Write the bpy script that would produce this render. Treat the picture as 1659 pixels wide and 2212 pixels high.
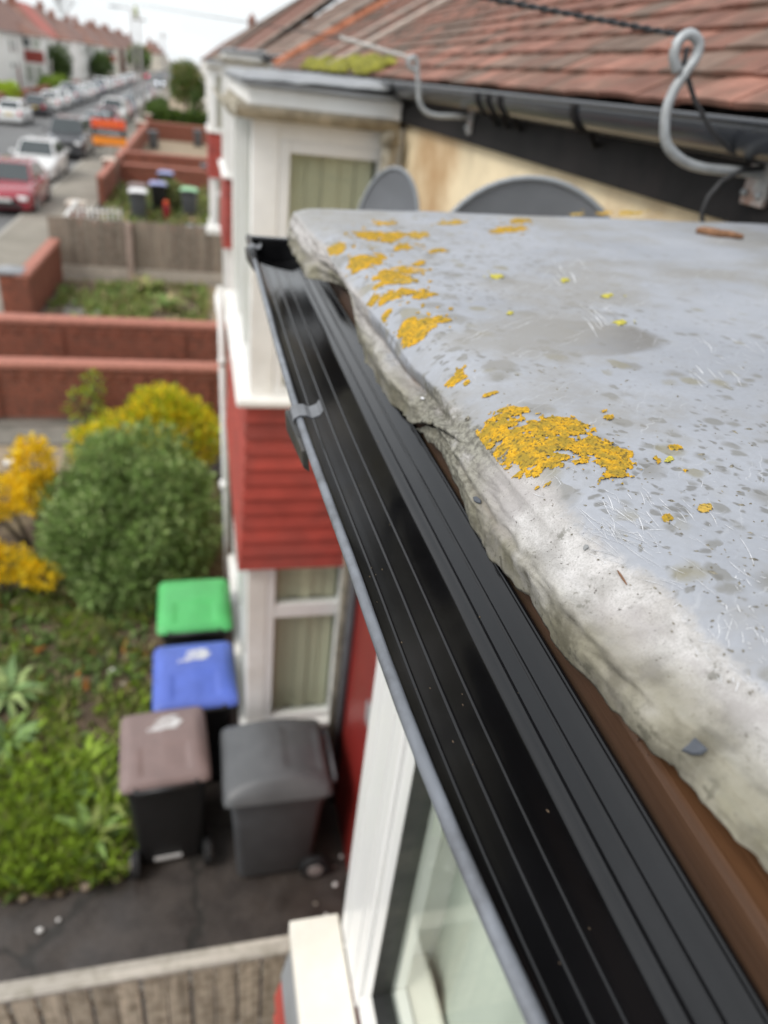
import bpy, bmesh, math, random
import numpy as np
from mathutils import Vector, Matrix, noise
for o in list(bpy.data.objects): bpy.data.objects.remove(o)
S = bpy.context.scene
COL = S.collection
R = math.radians
rnd = random.Random(7)

# ------------------------------------------------------------------ camera
# world axes: X towards the house (right), Y along the street, Z up; eye 5 m above the ground
H = 5.0
F = 1549.4866
M3 = np.array([[0.97021605, -0.02445923, 0.24100322],
               [-0.21822781, -0.52012294, 0.82574133],
               [0.10515431, -0.8537411, -0.50996932]])
def ray(u, v): return M3 @ np.array([u - 829.5, v - 1106.0, F])
def atz(u, v, z):
    r = ray(u, v); t = (z - H) / r[2]; return Vector((r[0]*t, r[1]*t, z))
def aty(u, v, y):
    r = ray(u, v); t = y / r[1]; return Vector((r[0]*t, y, H + r[2]*t))
cam = bpy.data.cameras.new('camera'); camo = bpy.data.objects.new('camera', cam); COL.objects.link(camo)
camo.matrix_world = Matrix(((M3[0,0], -M3[0,1], -M3[0,2], 0), (M3[1,0], -M3[1,1], -M3[1,2], 0),
                            (M3[2,0], -M3[2,1], -M3[2,2], H), (0, 0, 0, 1)))
cam.sensor_fit = 'VERTICAL'; cam.sensor_height = 9.8; cam.sensor_width = 7.35
cam.lens = F / 2212 * 9.8
cam.clip_start = 0.01; cam.clip_end = 2000
cam.dof.use_dof = True; cam.dof.focus_distance = 0.352; cam.dof.aperture_fstop = 1.78
S.camera = camo
# ------------------------------------------------------------------ sky, sun, exposure
W = bpy.data.worlds.new('World'); S.world = W; W.use_nodes = True
nt = W.node_tree; nt.nodes.clear()
out = nt.nodes.new('ShaderNodeOutputWorld'); bg = nt.nodes.new('ShaderNodeBackground')
sky = nt.nodes.new('ShaderNodeTexSky'); sky.sky_type = 'NISHITA'; sky.sun_disc = False
SUN_EL, SUN_ROT = R(48), R(250)
sky.sun_elevation = SUN_EL; sky.sun_rotation = SUN_ROT; sky.air_density = 1.0; sky.dust_density = 2.0
tc = nt.nodes.new('ShaderNodeTexCoord'); cn = nt.nodes.new('ShaderNodeTexNoise')
cn.inputs['Scale'].default_value = 2.2; cn.inputs['Detail'].default_value = 5; cn.inputs['Roughness'].default_value = .55
mp = nt.nodes.new('ShaderNodeMapping'); mp.inputs['Scale'].default_value = (1, 1, 2.2)
cr = nt.nodes.new('ShaderNodeValToRGB')
cr.color_ramp.elements[0].position = .40; cr.color_ramp.elements[0].color = (6.7, 7.0, 7.2, 1)
cr.color_ramp.elements[1].position = .70; cr.color_ramp.elements[1].color = (10.6, 10.7, 10.8, 1)
mix = nt.nodes.new('ShaderNodeMix'); mix.data_type = 'RGBA'; mix.inputs[0].default_value = .86
nt.links.new(tc.outputs['Generated'], mp.inputs[0]); nt.links.new(mp.outputs[0], cn.inputs['Vector'])
nt.links.new(cn.outputs['Fac'], cr.inputs[0])
nt.links.new(sky.outputs[0], mix.inputs[6]); nt.links.new(cr.outputs[0], mix.inputs[7])
nt.links.new(mix.outputs[2], bg.inputs[0]); bg.inputs[1].default_value = .10
nt.links.new(bg.outputs[0], out.inputs[0])
sl = bpy.data.lights.new('sun', 'SUN'); sl.energy = 1.3; sl.angle = R(25); sl.color = (1, .965, .92)
so = bpy.data.objects.new('sun', sl); COL.objects.link(so)
so.rotation_euler = (R(90) - SUN_EL, 0, R(180) - SUN_ROT)
vs = S.view_settings; vs.view_transform = 'Standard'; vs.look = 'None'; vs.gamma = 1; vs.use_curve_mapping = False
vs.exposure = 0.68
S.render.engine = 'CYCLES'
S.cycles.use_denoising = True
S.cycles.max_bounces = 6; S.cycles.diffuse_bounces = 3; S.cycles.glossy_bounces = 3; S.cycles.transmission_bounces = 4
S.cycles.caustics_reflective = False; S.cycles.caustics_refractive = False

# ------------------------------------------------------------------ materials
MATS = {}
def node(nt, t, **k):
    n = nt.nodes.new(t)
    for a, b in k.items():
        if a in n.inputs: n.inputs[a].default_value = b
        else: setattr(n, a, b)
    return n
def mixc(nt, fac, a, b, mode='MIX'):
    n = nt.nodes.new('ShaderNodeMix'); n.data_type = 'RGBA'; n.blend_type = mode
    for i, x in ((0, fac), (6, a), (7, b)):
        if hasattr(x, 'node'): nt.links.new(x, n.inputs[i])
        elif i == 0: n.inputs[0].default_value = x
        else: n.inputs[i].default_value = (*x, 1) if len(x) == 3 else x
    return n.outputs[2]
def ramp(nt, src, a, b, va=0., vb=1.):
    n = nt.nodes.new('ShaderNodeMapRange'); n.clamp = True
    n.interpolation_type = 'SMOOTHSTEP'
    nt.links.new(src, n.inputs[0])
    for i, x in ((1, a), (2, b), (3, va), (4, vb)): n.inputs[i].default_value = x
    return n.outputs[0]
def mth(nt, op, a, b=0.):
    n = nt.nodes.new('ShaderNodeMath'); n.operation = op
    for i, x in ((0, a), (1, b)):
        if hasattr(x, 'node'): nt.links.new(x, n.inputs[i])
        else: n.inputs[i].default_value = x
    return n.outputs[0]
def nz(nt, vec, scale, detail=4, rough=.55, sc=None):
    n = nt.nodes.new('ShaderNodeTexNoise'); n.inputs['Scale'].default_value = scale
    n.inputs['Detail'].default_value = detail; n.inputs['Roughness'].default_value = rough
    if sc:
        m = nt.nodes.new('ShaderNodeMapping'); m.inputs['Scale'].default_value = sc
        nt.links.new(vec, m.inputs[0]); vec = m.outputs[0]
    nt.links.new(vec, n.inputs['Vector'])
    return n.outputs['Fac']
def base(name):
    m = bpy.data.materials.new(name); m.use_nodes = True; t = m.node_tree
    b = t.nodes['Principled BSDF']; g = t.nodes.new('ShaderNodeNewGeometry')
    MATS[name] = m
    return m, t, b, g.outputs['Position']
def bump(t, b, h, strength, dist):
    n = t.nodes.new('ShaderNodeBump'); n.inputs['Strength'].default_value = strength; n.inputs['Distance'].default_value = dist
    t.links.new(h, n.inputs['Height']); t.links.new(n.outputs[0], b.inputs['Normal'])
def mat(name, col, rough=.6, var=.25, scale=3., dirt=None, dirt_amt=0., bmp=0., bdist=.004, metal=0., spec=.5, sc=None, coat=0., objvar=0., stretch=None):
    if name in ('black_board', 'tile_red', 'tile_dark'): spec = .25
    m, t, b, pos = base(name)
    f = nz(t, pos, scale, 5, .6, sc)
    lo = tuple(c*(1-var) for c in col); hi = tuple(min(1, c*(1+var)) for c in col)
    c = mixc(t, ramp(t, f, .3, .7), lo, hi)
    if objvar:
        oi = t.nodes.new('ShaderNodeObjectInfo')
        c = mixc(t, oi.outputs['Random'], mixc(t, 1., c, (1-objvar,)*3, 'MULTIPLY'), mixc(t, 1., c, (1+objvar,)*3, 'MULTIPLY'))
    if dirt:
        f2 = nz(t, pos, scale*.37, 6, .65, stretch)
        c = mixc(t, mth(t, 'MULTIPLY', ramp(t, f2, .42, .68), dirt_amt), c, dirt)
    t.links.new(c, b.inputs['Base Color'])
    b.inputs['Roughness'].default_value = rough; b.inputs['Metallic'].default_value = metal
    b.inputs['Specular IOR Level'].default_value = spec; b.inputs['Coat Weight'].default_value = coat
    if bmp: bump(t, b, nz(t, pos, scale*6, 4, .6, sc), bmp, bdist)
    return m
mat('black_upvc', (.0035, .0035, .004), .19, .2, 30, (.008, .008, .009), .5, .05, .0002, spec=.48)
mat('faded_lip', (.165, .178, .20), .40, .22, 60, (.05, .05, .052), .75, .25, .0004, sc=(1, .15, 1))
mat('black_dusty', (.02, .02, .02), .55, .3, 40, (.07, .065, .055), .7, .3, .001)
mat('clip_grey', (.13, .135, .145), .42, .15, 60, (.05, .05, .05), .4, .1, .0004)
mat('white_upvc', (.80, .80, .785), .32, .03, 2., (.62, .60, .53), .35, coat=.15)
mat('cream_sill', (.78, .74, .66), .5, .06, 8., (.55, .5, .4), .4, .1, .001)
mat('white_paint', (.84, .835, .81), .6, .06, 3., (.5, .46, .38), .4, .15, .003)
mat('dirty_iron', (.50, .46, .37), .75, .25, 14., (.16, .135, .09), .85, .5, .003)
mat('grey_lead', (.27, .28, .295), .6, .15, 8., (.2, .2, .18), .6, .2, .003)
mat('red_board', (.335, .050, .036), .66, .14, 6., (.22, .06, .05), .5, .45, .004, objvar=.2)
mat('red_door', (.22, .02, .016), .4, .1, 4.)
mat('orange_brick', (.42, .13, .06), .8, .2, 12., bmp=.3)
mat('cream_render', (.80, .67, .45), .85, .12, 2.8, (.46, .29, .145), 1., .5, .008)
mat('black_board', (.011, .010, .010), .75, .35, 9., (.028, .022, .021), .6, .3, .004)
mat('black_gutter', (.022, .025, .031), .22, .2, 6., spec=.6)
mat('galv', (.40, .42, .43), .5, .15, 40., (.25, .25, .24), .4, .15, .001, metal=.35)
mat('rusty_plate', (.36, .36, .35), .6, .15, 40., (.26, .1, .04), .7, .15, .001)
mat('cable_black', (.03, .03, .032), .6, .2, 60.)
mat('wire_white', (.62, .61, .58), .5, .1, 60.)
mat('dish_grey', (.155, .165, .18), .5, .1, 6., bmp=.05)
mat('dish_rim', (.25, .27, .29), .45, .05, 6.)
mat('copper', (.45, .2, .12), .4, .1, 60., metal=.8)
mat('tile_red', (.235, .112, .082), .82, .3, 11., (.13, .095, .07), .75, .4, .004, objvar=.28)
mat('tile_dark', (.165, .108, .083), .85, .3, 11., (.12, .10, .08), .75, .4, .004, objvar=.22)
mat('tile_batten', (.03, .025, .02), .9)
mat('mortar', (.42, .34, .29), .9, .15, 9., bmp=.4)
mat('orange_tile', (.36, .13, .065), .8, .2, 8., bmp=.3)
mat('moss', (.25, .24, .03), .95, .4, 30., (.12, .12, .02), .6, .8, .01)
mat('brick_red', (.275, .088, .052), .85, .25, 18., (.14, .055, .035), .7, .4, .004, objvar=.12)
mat('brick_cope', (.41, .168, .122), .8, .2, 18., bmp=.3)
mat('mortar_joint', (.22, .15, .12), .95, .2, 20.)
mat('stone_cap', (.62, .54, .46), .85, .15, 8., bmp=.2)
mat('fence_wood', (.225, .18, .14), .85, .3, 30., (.30, .26, .21), .8, .4, .003, sc=(1, 1, .06), objvar=.25)
mat('fence_wood_near', (.43, .37, .285), .85, .35, 40., (.13, .10, .06), .7, .5, .003, sc=(1, 1, .05), objvar=.22)
mat('fence_rail', (.44, .41, .36), .85, .2, 30., (.16, .15, .10), .5, .4, .003, sc=(.05, 1, 1))
mat('post_concrete', (.37, .28, .235), .85, .15, 10., bmp=.3)
mat('soil', (.10, .07, .045), .95, .4, 9., (.21, .165, .095), .8, .8, .02)
mat('pavement', (.25, .225, .185), .85, .12, 1.3, (.18, .165, .13), .6, .2, .003)
mat('asphalt', (.135, .135, .133), .8, .15, .7, (.10, .10, .10), .5, .3, .003)
mat('kerbstone', (.34, .32, .28), .8, .12, 3.)
mat('yard_tan', (.30, .235, .16), .9, .2, 6., (.2, .16, .11), .6, .4, .006)
mat('yard_grey', (.19, .175, .15), .9, .2, 4., (.11, .11, .09), .6, .3, .004)
mat('bin_black', (.016, .016, .017), .45, .15, 10.)
mat('bin_grey', (.085, .09, .098), .48, .1, 6., (.06, .06, .06), .4)
mat('bin_lid_grey', (.092, .096, .10), .45, .1, 6.)
mat('bin_green', (.085, .44, .13), .42, .08, 5.)
mat('bin_blue', (.085, .14, .50), .42, .1, 5.)
mat('bin_brown', (.215, .155, .145), .55, .1, 5.)
mat('bin_blue_sheen', (.30, .325, .55), .45, .08, 5.)  # blue lid with the sky's reflection mixed into its colour
mat('bin_green_sheen', (.30, .56, .32), .45, .08, 5.)  # green lid, likewise lightened for reflected sky
mat('paint_white', (.80, .80, .80), .6, .05, 60.)
mat('tyre', (.014, .014, .015), .8, .2, 20.)
mat('rim_silver', (.45, .46, .47), .4, .1, 8., metal=.6)
mat('car_glass', (.02, .03, .032), .06, .1, 2., spec=1.)
mat('car_white', (.74, .74, .73), .25, .02, 2., coat=.6)
mat('car_red', (.30, .018, .035), .22, .04, 2., coat=.8)
mat('car_grey', (.055, .055, .06), .25, .04, 2., coat=.8)
mat('car_silver', (.42, .44, .46), .3, .03, 2., coat=.6, metal=.3)
mat('car_blue', (.10, .13, .20), .25, .04, 2., coat=.8)
mat('car_trim', (.02, .02, .02), .6)
mat('lamp_clear', (.8, .8, .8), .12, .03, 5., coat=1.)
mat('lamp_red', (.55, .015, .03), .2, .1, 5., coat=1.)
mat('plate_yellow', (.62, .42, .03), .5, .05)
mat('plate_white', (.7, .7, .68), .5, .05)
mat('sign_red', (.80, .10, .03), .5, .05, 5.)
mat('sign_orange', (.85, .27, .02), .5, .05, 5.)
mat('sign_dark', (.03, .026, .025), .5, .1, 5.)
mat('lamp_post', (.36, .33, .32), .6, .08, 3.)
mat('lichen_green', (.3, .34, .1), .9, .2, 9.)
mat('house_cream', (.74, .69, .59), .85, .08, .6, (.5, .44, .35), .5)
mat('house_white', (.82, .81, .78), .8, .06, .6)
mat('house_brick', (.30, .13, .09), .85, .15, 1.)
mat('roof_brown', (.23, .125, .095), .85, .15, .8, (.16, .1, .085), .6)
mat('roof_red', (.42, .12, .09), .8, .12, .8)
mat('chimney_brick', (.26, .12, .085), .85, .2, 2.)
mat('window_dark', (.06, .07, .075), .12, .3, .8, spec=.9)
mat('net_curtain', (.40, .42, .36), .8, .25, 3.)
mat('blind', (.56, .56, .42), .75, .08, 3., sc=(1, 1, .1))
mat('blind_grey', (.52, .48, .41), .75, .06, 3.)
mat('room', (.35, .34, .30), .9, .1)
mat('pale_room', (.66, .71, .64), .9, .05, 2.)
mat('bark', (.09, .07, .05), .9, .3, 12., bmp=.5)
def leafmat(name, col, var=.35, rough=.6, trans=.25):
    m, t, b, pos = base(name)
    f = nz(t, pos, 9., 3)
    c = mixc(t, ramp(t, f, .3, .7), tuple(x*(1-var) for x in col), tuple(x*(1+var) for x in col))
    t.links.new(c, b.inputs['Base Color']); b.inputs['Roughness'].default_value = rough
    b.inputs['Specular IOR Level'].default_value = .35
    tr = t.nodes.new('ShaderNodeBsdfTranslucent'); t.links.new(c, tr.inputs[0])
    ms = t.nodes.new('ShaderNodeMixShader'); ms.inputs[0].default_value = trans
    t.links.new(b.outputs[0], ms.inputs[1]); t.links.new(tr.outputs[0], ms.inputs[2])
    t.links.new(ms.outputs[0], t.nodes['Material Output'].inputs[0])
    return m
leafmat('leaf_dark', (.125, .19, .055)); leafmat('leaf_mid', (.215, .33, .09)); leafmat('leaf_pale', (.36, .46, .18))
leafmat('leaf_lime', (.36, .46, .02)); leafmat('leaf_yellow', (.78, .58, .015)); leafmat('forsythia_yellow', (.86, .60, .015))
leafmat('leaf_orange', (.42, .17, .03)); leafmat('grass_bright', (.35, .50, .055)); leafmat('grass_mid', (.27, .32, .085))
leafmat('grass_dry', (.36, .31, .15)); leafmat('leaf_broad', (.2, .32, .12)); leafmat('hedge_green', (.09, .15, .02)); leafmat('hedge_dark', (.05, .085, .02))

# timber fascia: grain along Y, dark pin holes
m, t, b, pos = base('fascia_timber')
g = nz(t, pos, 130., 6, .7, (1, .03, 1)); g2 = nz(t, pos, 16., 4, .6, (1, .12, 1.6))
c = mixc(t, ramp(t, g, .3, .7), (.03, .015, .008), (.155, .070, .028))
c = mixc(t, ramp(t, g2, .35, .65), c, (.15, .066, .026))
v = node(t, 'ShaderNodeTexVoronoi'); v.inputs['Scale'].default_value = 150; t.links.new(pos, v.inputs['Vector'])
wn = t.nodes.new('ShaderNodeSeparateColor'); t.links.new(v.outputs['Color'], wn.inputs[0])
spot = mth(t, 'MULTIPLY', ramp(t, v.outputs['Distance'], .2, .08), ramp(t, wn.outputs[0], .72, .8))
c = mixc(t, spot, c, (.025, .015, .01)); c = mixc(t, mth(t, 'MULTIPLY', ramp(t, nz(t, pos, 42., 3, .55, (.5, .025, 1)), .42, .6), .75), c, (.035, .017, .009))
t.links.new(c, b.inputs['Base Color']); b.inputs['Roughness'].default_value = .6
bump(t, b, mth(t, 'SUBTRACT', g, spot), .8, .0012)

# lead sheet: attribute "up" runs 0 at the drip edge to 1 at the fold, 2 on the flat
m, t, b, pos = base('lead')
at = t.nodes.new('ShaderNodeAttribute'); at.attribute_name = 'up'; up = at.outputs['Fac']
n1 = nz(t, pos, 9., 5, .6); n2 = nz(t, pos, 55., 5, .65); n3 = nz(t, pos, 260., 4, .7); n4 = nz(t, pos, 900., 3, .7)
flat = mixc(t, ramp(t, n1, .3, .7), (.275, .29, .322), (.335, .35, .385))
flat = mixc(t, mth(t, 'MULTIPLY', ramp(t, n2, .5, .75), .5), flat, (.30, .302, .305))
# round grey growth stains
sxy = t.nodes.new('ShaderNodeSeparateXYZ'); t.links.new(pos, sxy.inputs[0])
wp = t.nodes.new('ShaderNodeVectorMath'); wp.operation = 'MULTIPLY_ADD'
nv = t.nodes.new('ShaderNodeTexNoise'); nv.inputs['Scale'].default_value = 120.; nv.inputs['Detail'].default_value = 3
t.links.new(pos, nv.inputs['Vector']); t.links.new(nv.outputs['Color'], wp.inputs[0]); wp.inputs[1].default_value = (.009, .009, 0); t.links.new(pos, wp.inputs[2])
for sc_, thr, colr, seed in ((40., .30, (.185, .178, .16), 0), (85., .35, (.165, .16, .14), 3.3), (200., .5, (.13, .125, .11), 9.1), (52., .6, (.21, .19, .12), 17.)):
    mpn = t.nodes.new('ShaderNodeMapping'); mpn.inputs['Location'].default_value = (seed, seed*.7, 0); mpn.inputs['Scale'].default_value = (1, 1, 0)
    t.links.new(wp.outputs[0], mpn.inputs[0])
    v = node(t, 'ShaderNodeTexVoronoi'); v.inputs['Scale'].default_value = sc_; v.inputs['Randomness'].default_value = 1.
    t.links.new(mpn.outputs[0], v.inputs['Vector'])
    sp = t.nodes.new('ShaderNodeSeparateColor'); t.links.new(v.outputs['Color'], sp.inputs[0])
    msk = nz(t, pos, 7. + seed*.3, 2, .5)
    rad = mth(t, 'MULTIPLY', ramp(t, sp.outputs[0], thr, 1.), mth(t, 'MULTIPLY', mth(t, 'MULTIPLY', ramp(t, msk, .31, .53), ramp(t, sxy.outputs[0], .60, .22, .35, 1.)), .60))
    k = mth(t, 'MULTIPLY', ramp(t, mth(t, 'SUBTRACT', v.outputs['Distance'], rad), .10, -.24), .78)
    flat = mixc(t, k, flat, colr)
# one dried puddle mark with a hard end, and broad brownish washes
dp = t.nodes.new('ShaderNodeVectorMath'); dp.operation = 'SUBTRACT'; t.links.new(wp.outputs[0], dp.inputs[0]); dp.inputs[1].default_value = (.262, .50, 4.848)
dm = t.nodes.new('ShaderNodeVectorMath'); dm.operation = 'MULTIPLY'; t.links.new(dp.outputs[0], dm.inputs[0]); dm.inputs[1].default_value = (10.5, 22., 0)
dl = t.nodes.new('ShaderNodeVectorMath'); dl.operation = 'LENGTH'; t.links.new(dm.outputs[0], dl.inputs[0])
dsx = t.nodes.new('ShaderNodeSeparateXYZ'); t.links.new(dm.outputs[0], dsx.inputs[0])
ring = mth(t, 'MULTIPLY', ramp(t, dl.outputs['Value'], 1.08, .90), ramp(t, dsx.outputs[0], -.6, .95, .0, 1.))
flat = mixc(t, mth(t, 'MULTIPLY', ring, .95), flat, (.15, .14, .125))
flat = mixc(t, mth(t, 'MULTIPLY', ramp(t, nz(t, pos, 5.5, 6, .7), .44, .64), .75), flat, (.235, .222, .195))
flat = mixc(t, ramp(t, n4, .70, .76), flat, (.13, .13, .12))
flat = mixc(t, mth(t, 'MULTIPLY', ramp(t, n3, .35, .65), .22), flat, (.235, .24, .25))
for ang_, seed_, thr_ in ((38., 0., .60), (52., 5., .63), (20., 9., .64)):
    rm = t.nodes.new('ShaderNodeMapping'); rm.inputs['Rotation'].default_value = (0, 0, R(-ang_)); rm.inputs['Location'].default_value = (seed_, 0, 0)
    t.links.new(wp.outputs[0], rm.inputs[0])
    rm2 = t.nodes.new('ShaderNodeMapping'); rm2.inputs['Scale'].default_value = (14., 420., 1); t.links.new(rm.outputs[0], rm2.inputs[0])
    sn = t.nodes.new('ShaderNodeTexNoise'); sn.inputs['Scale'].default_value = 1.; sn.inputs['Detail'].default_value = 3; t.links.new(rm2.outputs[0], sn.inputs['Vector'])
    flat = mixc(t, mth(t, 'MULTIPLY', ramp(t, sn.outputs['Fac'], thr_, thr_+.1), mth(t, 'MULTIPLY', ramp(t, nz(t, pos, 11.+seed_, 3, .6), .45, .65), .5)), flat, (.50, .51, .53))
fl = mixc(t, ramp(t, n2, .3, .68), (.33, .318, .305), (.55, .535, .525))
fl = mixc(t, mth(t, 'MULTIPLY', ramp(t, n1, .42, .68), .65), fl, (.33, .295, .27))
fl = mixc(t, mth(t, 'MULTIPLY', ramp(t, n3, .52, .75), .45), fl, (.27, .26, .235))
n5 = nz(t, pos, 24., 5, .65)
grn = mth(t, 'MULTIPLY', ramp(t, up, .72, .2), ramp(t, n5, .30, .58))
fl = mixc(t, mth(t, 'MULTIPLY', grn, .92), fl, (.225, .212, .135))
fl = mixc(t, mth(t, 'MULTIPLY', ramp(t, nz(t, pos, 70., 6, .7), .6, .68), .85), fl, (.16, .155, .135))
fl = mixc(t, ramp(t, nz(t, pos, 420., 3, .6), .64, .70), fl, (.10, .09, .08))
fl = mixc(t, mth(t, 'MULTIPLY', ramp(t, nz(t, pos, 1100., 3, .7), .45, .65), .4), fl, (.20, .195, .18))
fl = mixc(t, mth(t, 'MULTIPLY', ramp(t, nz(t, pos, 30., 5, .65), .48, .64), .6), fl, (.335, .315, .31))
sa = t.nodes.new('ShaderNodeAttribute'); sa.attribute_name = 'crease_tone'
fl = mixc(t, mth(t, 'MULTIPLY', sa.outputs['Fac'], ramp(t, n5, .3, .6, .45, 1.)), fl, (.16, .115, .085))  # dark brown tone following the crease grooves
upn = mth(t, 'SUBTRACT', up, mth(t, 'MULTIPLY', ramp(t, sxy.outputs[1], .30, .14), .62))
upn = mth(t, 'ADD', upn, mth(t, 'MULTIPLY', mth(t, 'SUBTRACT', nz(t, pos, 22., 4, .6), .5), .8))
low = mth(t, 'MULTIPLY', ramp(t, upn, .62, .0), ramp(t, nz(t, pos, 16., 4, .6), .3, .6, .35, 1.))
fl = mixc(t, mth(t, 'MULTIPLY', low, .88), fl, mixc(t, ramp(t, n2, .35, .62), (.115, .105, .072), (.215, .20, .145)))  # olive staining, with painted shade darkening the lower part of the edge
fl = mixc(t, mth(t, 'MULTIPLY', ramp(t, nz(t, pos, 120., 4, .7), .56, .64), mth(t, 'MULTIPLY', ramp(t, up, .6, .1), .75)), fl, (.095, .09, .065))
# grey crusty stretch near the tear
sy = t.nodes.new('ShaderNodeSeparateXYZ'); t.links.new(pos, sy.inputs[0])
tear = mth(t, 'MULTIPLY', ramp(t, mth(t, 'ABSOLUTE', mth(t, 'SUBTRACT', sy.outputs[1], .405)), .10, .05), ramp(t, nz(t, pos, 38., 5, .7), .28, .5))
fl = mixc(t, mth(t, 'MULTIPLY', tear, .92), fl, mixc(t, ramp(t, n3, .35, .65), (.085, .08, .062), (.27, .262, .215)))
edge = mth(t, 'ADD', up, mth(t, 'MULTIPLY', mth(t, 'SUBTRACT', n2, .5), .8))
edge = mth(t, 'ADD', edge, mth(t, 'MULTIPLY', mth(t, 'SUBTRACT', n3, .5), .35))
edge = mth(t, 'ADD', edge, mth(t, 'MULTIPLY', mth(t, 'SUBTRACT', nz(t, pos, 14., 3, .5), .5), .9))
edge = mth(t, 'ADD', edge, ramp(t, mth(t, 'ABSOLUTE', mth(t, 'SUBTRACT', sy.outputs[1], .53)), .15, .02, 0., .34))
edge = mth(t, 'SUBTRACT', edge, ramp(t, sy.outputs[1], .40, .30, 0., .42))
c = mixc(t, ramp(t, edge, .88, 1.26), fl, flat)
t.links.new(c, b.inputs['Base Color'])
t.links.new(ramp(t, edge, .95, 1.15, .9, .5), b.inputs['Roughness'])
b.inputs['Specular IOR Level'].default_value = .45
hh = mth(t, 'ADD', mth(t, 'MULTIPLY', n3, .6), mth(t, 'MULTIPLY', n4, .4))
bn = t.nodes.new('ShaderNodeBump'); bn.inputs['Distance'].default_value = .0009
t.links.new(hh, bn.inputs['Height']); t.links.new(ramp(t, edge,   .95, 1.15, .6, .36), bn.inputs['Strength']); t.links.new(bn.outputs[0], b.inputs['Normal'])

# yellow lichen
m, t, b, pos = base('lichen')
a = nz(t, pos, 900., 3, .7); d = nz(t, pos, 130., 4, .6); e_ = nz(t, pos, 420., 3, .6)
c = mixc(t, ramp(t, a, .3, .7), (.44, .215, .010), (.68, .41, .03))
c = mixc(t, mth(t, 'MULTIPLY', ramp(t, d, .48, .66), .75), c, (.35, .235, .025))
ra = t.nodes.new('ShaderNodeAttribute'); ra.attribute_name = 'core'
oi = t.nodes.new('ShaderNodeObjectInfo')
c = mixc(t, mth(t, 'MULTIPLY', ramp(t, ra.outputs['Fac'], .35, 1.), ramp(t, d, .35, .62, .05, .75)), c, (.27, .195, .035))
c = mixc(t, mth(t, 'MULTIPLY', ramp(t, ra.outputs['Fac'], .3, .0), .35), c, (.66, .50, .16))
c = mixc(t, mth(t, 'MULTIPLY', ramp(t, oi.outputs['Random'], .6, 1.), .5), c, (.42, .33, .12))
c = mixc(t, mth(t, 'MULTIPLY', ramp(t, e_, .53, .62), .85), c, (.13, .10, .03))
t.links.new(c, b.inputs['Base Color']); b.inputs['Roughness'].default_value = .9; b.inputs['Specular IOR Level'].default_value = .15
bump(t, b, a, .6, .0005)
mat('lichen_lime', (.50, .44, .06), .9, .3, 600., (.3, .28, .06), .6, .6, .0005)
mat('crust', (.24, .22, .17), .95, .5, 500., (.10, .09, .07), .7, .8, .0008)
mat('scratch', (.64, .645, .66), .7, .1, 300.)
mat('slate_chip', (.055, .062, .075), .5, .2, 200., bmp=.2, bdist=.0003)
mat('twig', (.20, .10, .05), .85, .3, 200.)
mat('dark_void', (.02, .016, .012), .9)
mat('litter_white', (.75, .74, .72), .7, .1, 30.)
mat('litter_tan', (.5, .36, .24), .8, .15, 30.)
mat('stone_brown', (.24, .185, .135), .9, .25, 20.)
mat('stone_pale', (.45, .40, .34), .9, .2, 20., bmp=.3)

# tarmac of the front yard: cracks
m, t, b, pos = base('yard_tarmac')
n1 = nz(t, pos, 4., 5, .6); n2 = nz(t, pos, 70., 4, .6)
c = mixc(t, ramp(t, n1, .3, .7), (.030, .024, .021), (.060, .049, .042)); c = mixc(t, mth(t, 'MULTIPLY', ramp(t, n2, .5, .7), .4), c, (.13, .12, .11))
wp = t.nodes.new('ShaderNodeVectorMath'); wp.operation = 'MULTIPLY_ADD'; nv = t.nodes.new('ShaderNodeTexNoise'); nv.inputs['Scale'].default_value = 5.
t.links.new(pos, nv.inputs['Vector']); t.links.new(nv.outputs['Color'], wp.inputs[0]); wp.inputs[1].default_value = (.3, .3, .3); t.links.new(pos, wp.inputs[2])
v = node(t, 'ShaderNodeTexVoronoi', feature='DISTANCE_TO_EDGE'); v.inputs['Scale'].default_value = .8; t.links.new(wp.outputs[0], v.inputs['Vector'])
ck = ramp(t, v.outputs['Distance'], .03, .008)
c = mixc(t, mth(t, 'MULTIPLY', ck, .85), c, (.02, .018, .015)); t.links.new(c, b.inputs['Base Color']); t.links.new(ramp(t, nz(t, pos, 2.2, 4, .6), .35, .65, .28, .75), b.inputs['Roughness'])
bump(t, b, mth(t, 'SUBTRACT', n2, ck), .4, .004)
# window glass: thin pane, reflection over a see-through layer
m, t, b, pos = base('pane_glass')
tr = t.nodes.new('ShaderNodeBsdfTransparent'); tr.inputs[0].default_value = (.93, .96, .93, 1)
gl = t.nodes.new('ShaderNodeBsdfGlossy'); gl.inputs['Roughness'].default_value = .03; gl.inputs[0].default_value = (.95, 1, .97, 1)
gg = t.nodes.new('ShaderNodeNewGeometry'); dt_ = t.nodes.new('ShaderNodeVectorMath'); dt_.operation = 'DOT_PRODUCT'
t.links.new(gg.outputs['Normal'], dt_.inputs[0]); t.links.new(gg.outputs['Incoming'], dt_.inputs[1])
cs = mth(t, 'SUBTRACT', 1., mth(t, 'ABSOLUTE', dt_.outputs['Value'])); p5 = mth(t, 'POWER', cs, 5.)
sch = mth(t, 'ADD', .06, mth(t, 'MULTIPLY', p5, .94))
ms = t.nodes.new('ShaderNodeMixShader'); t.links.new(sch, ms.inputs[0]); t.links.new(tr.outputs[0], ms.inputs[1]); t.links.new(gl.outputs[0], ms.inputs[2])
t.links.new(ms.outputs[0], t.nodes['Material Output'].inputs[0])
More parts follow.
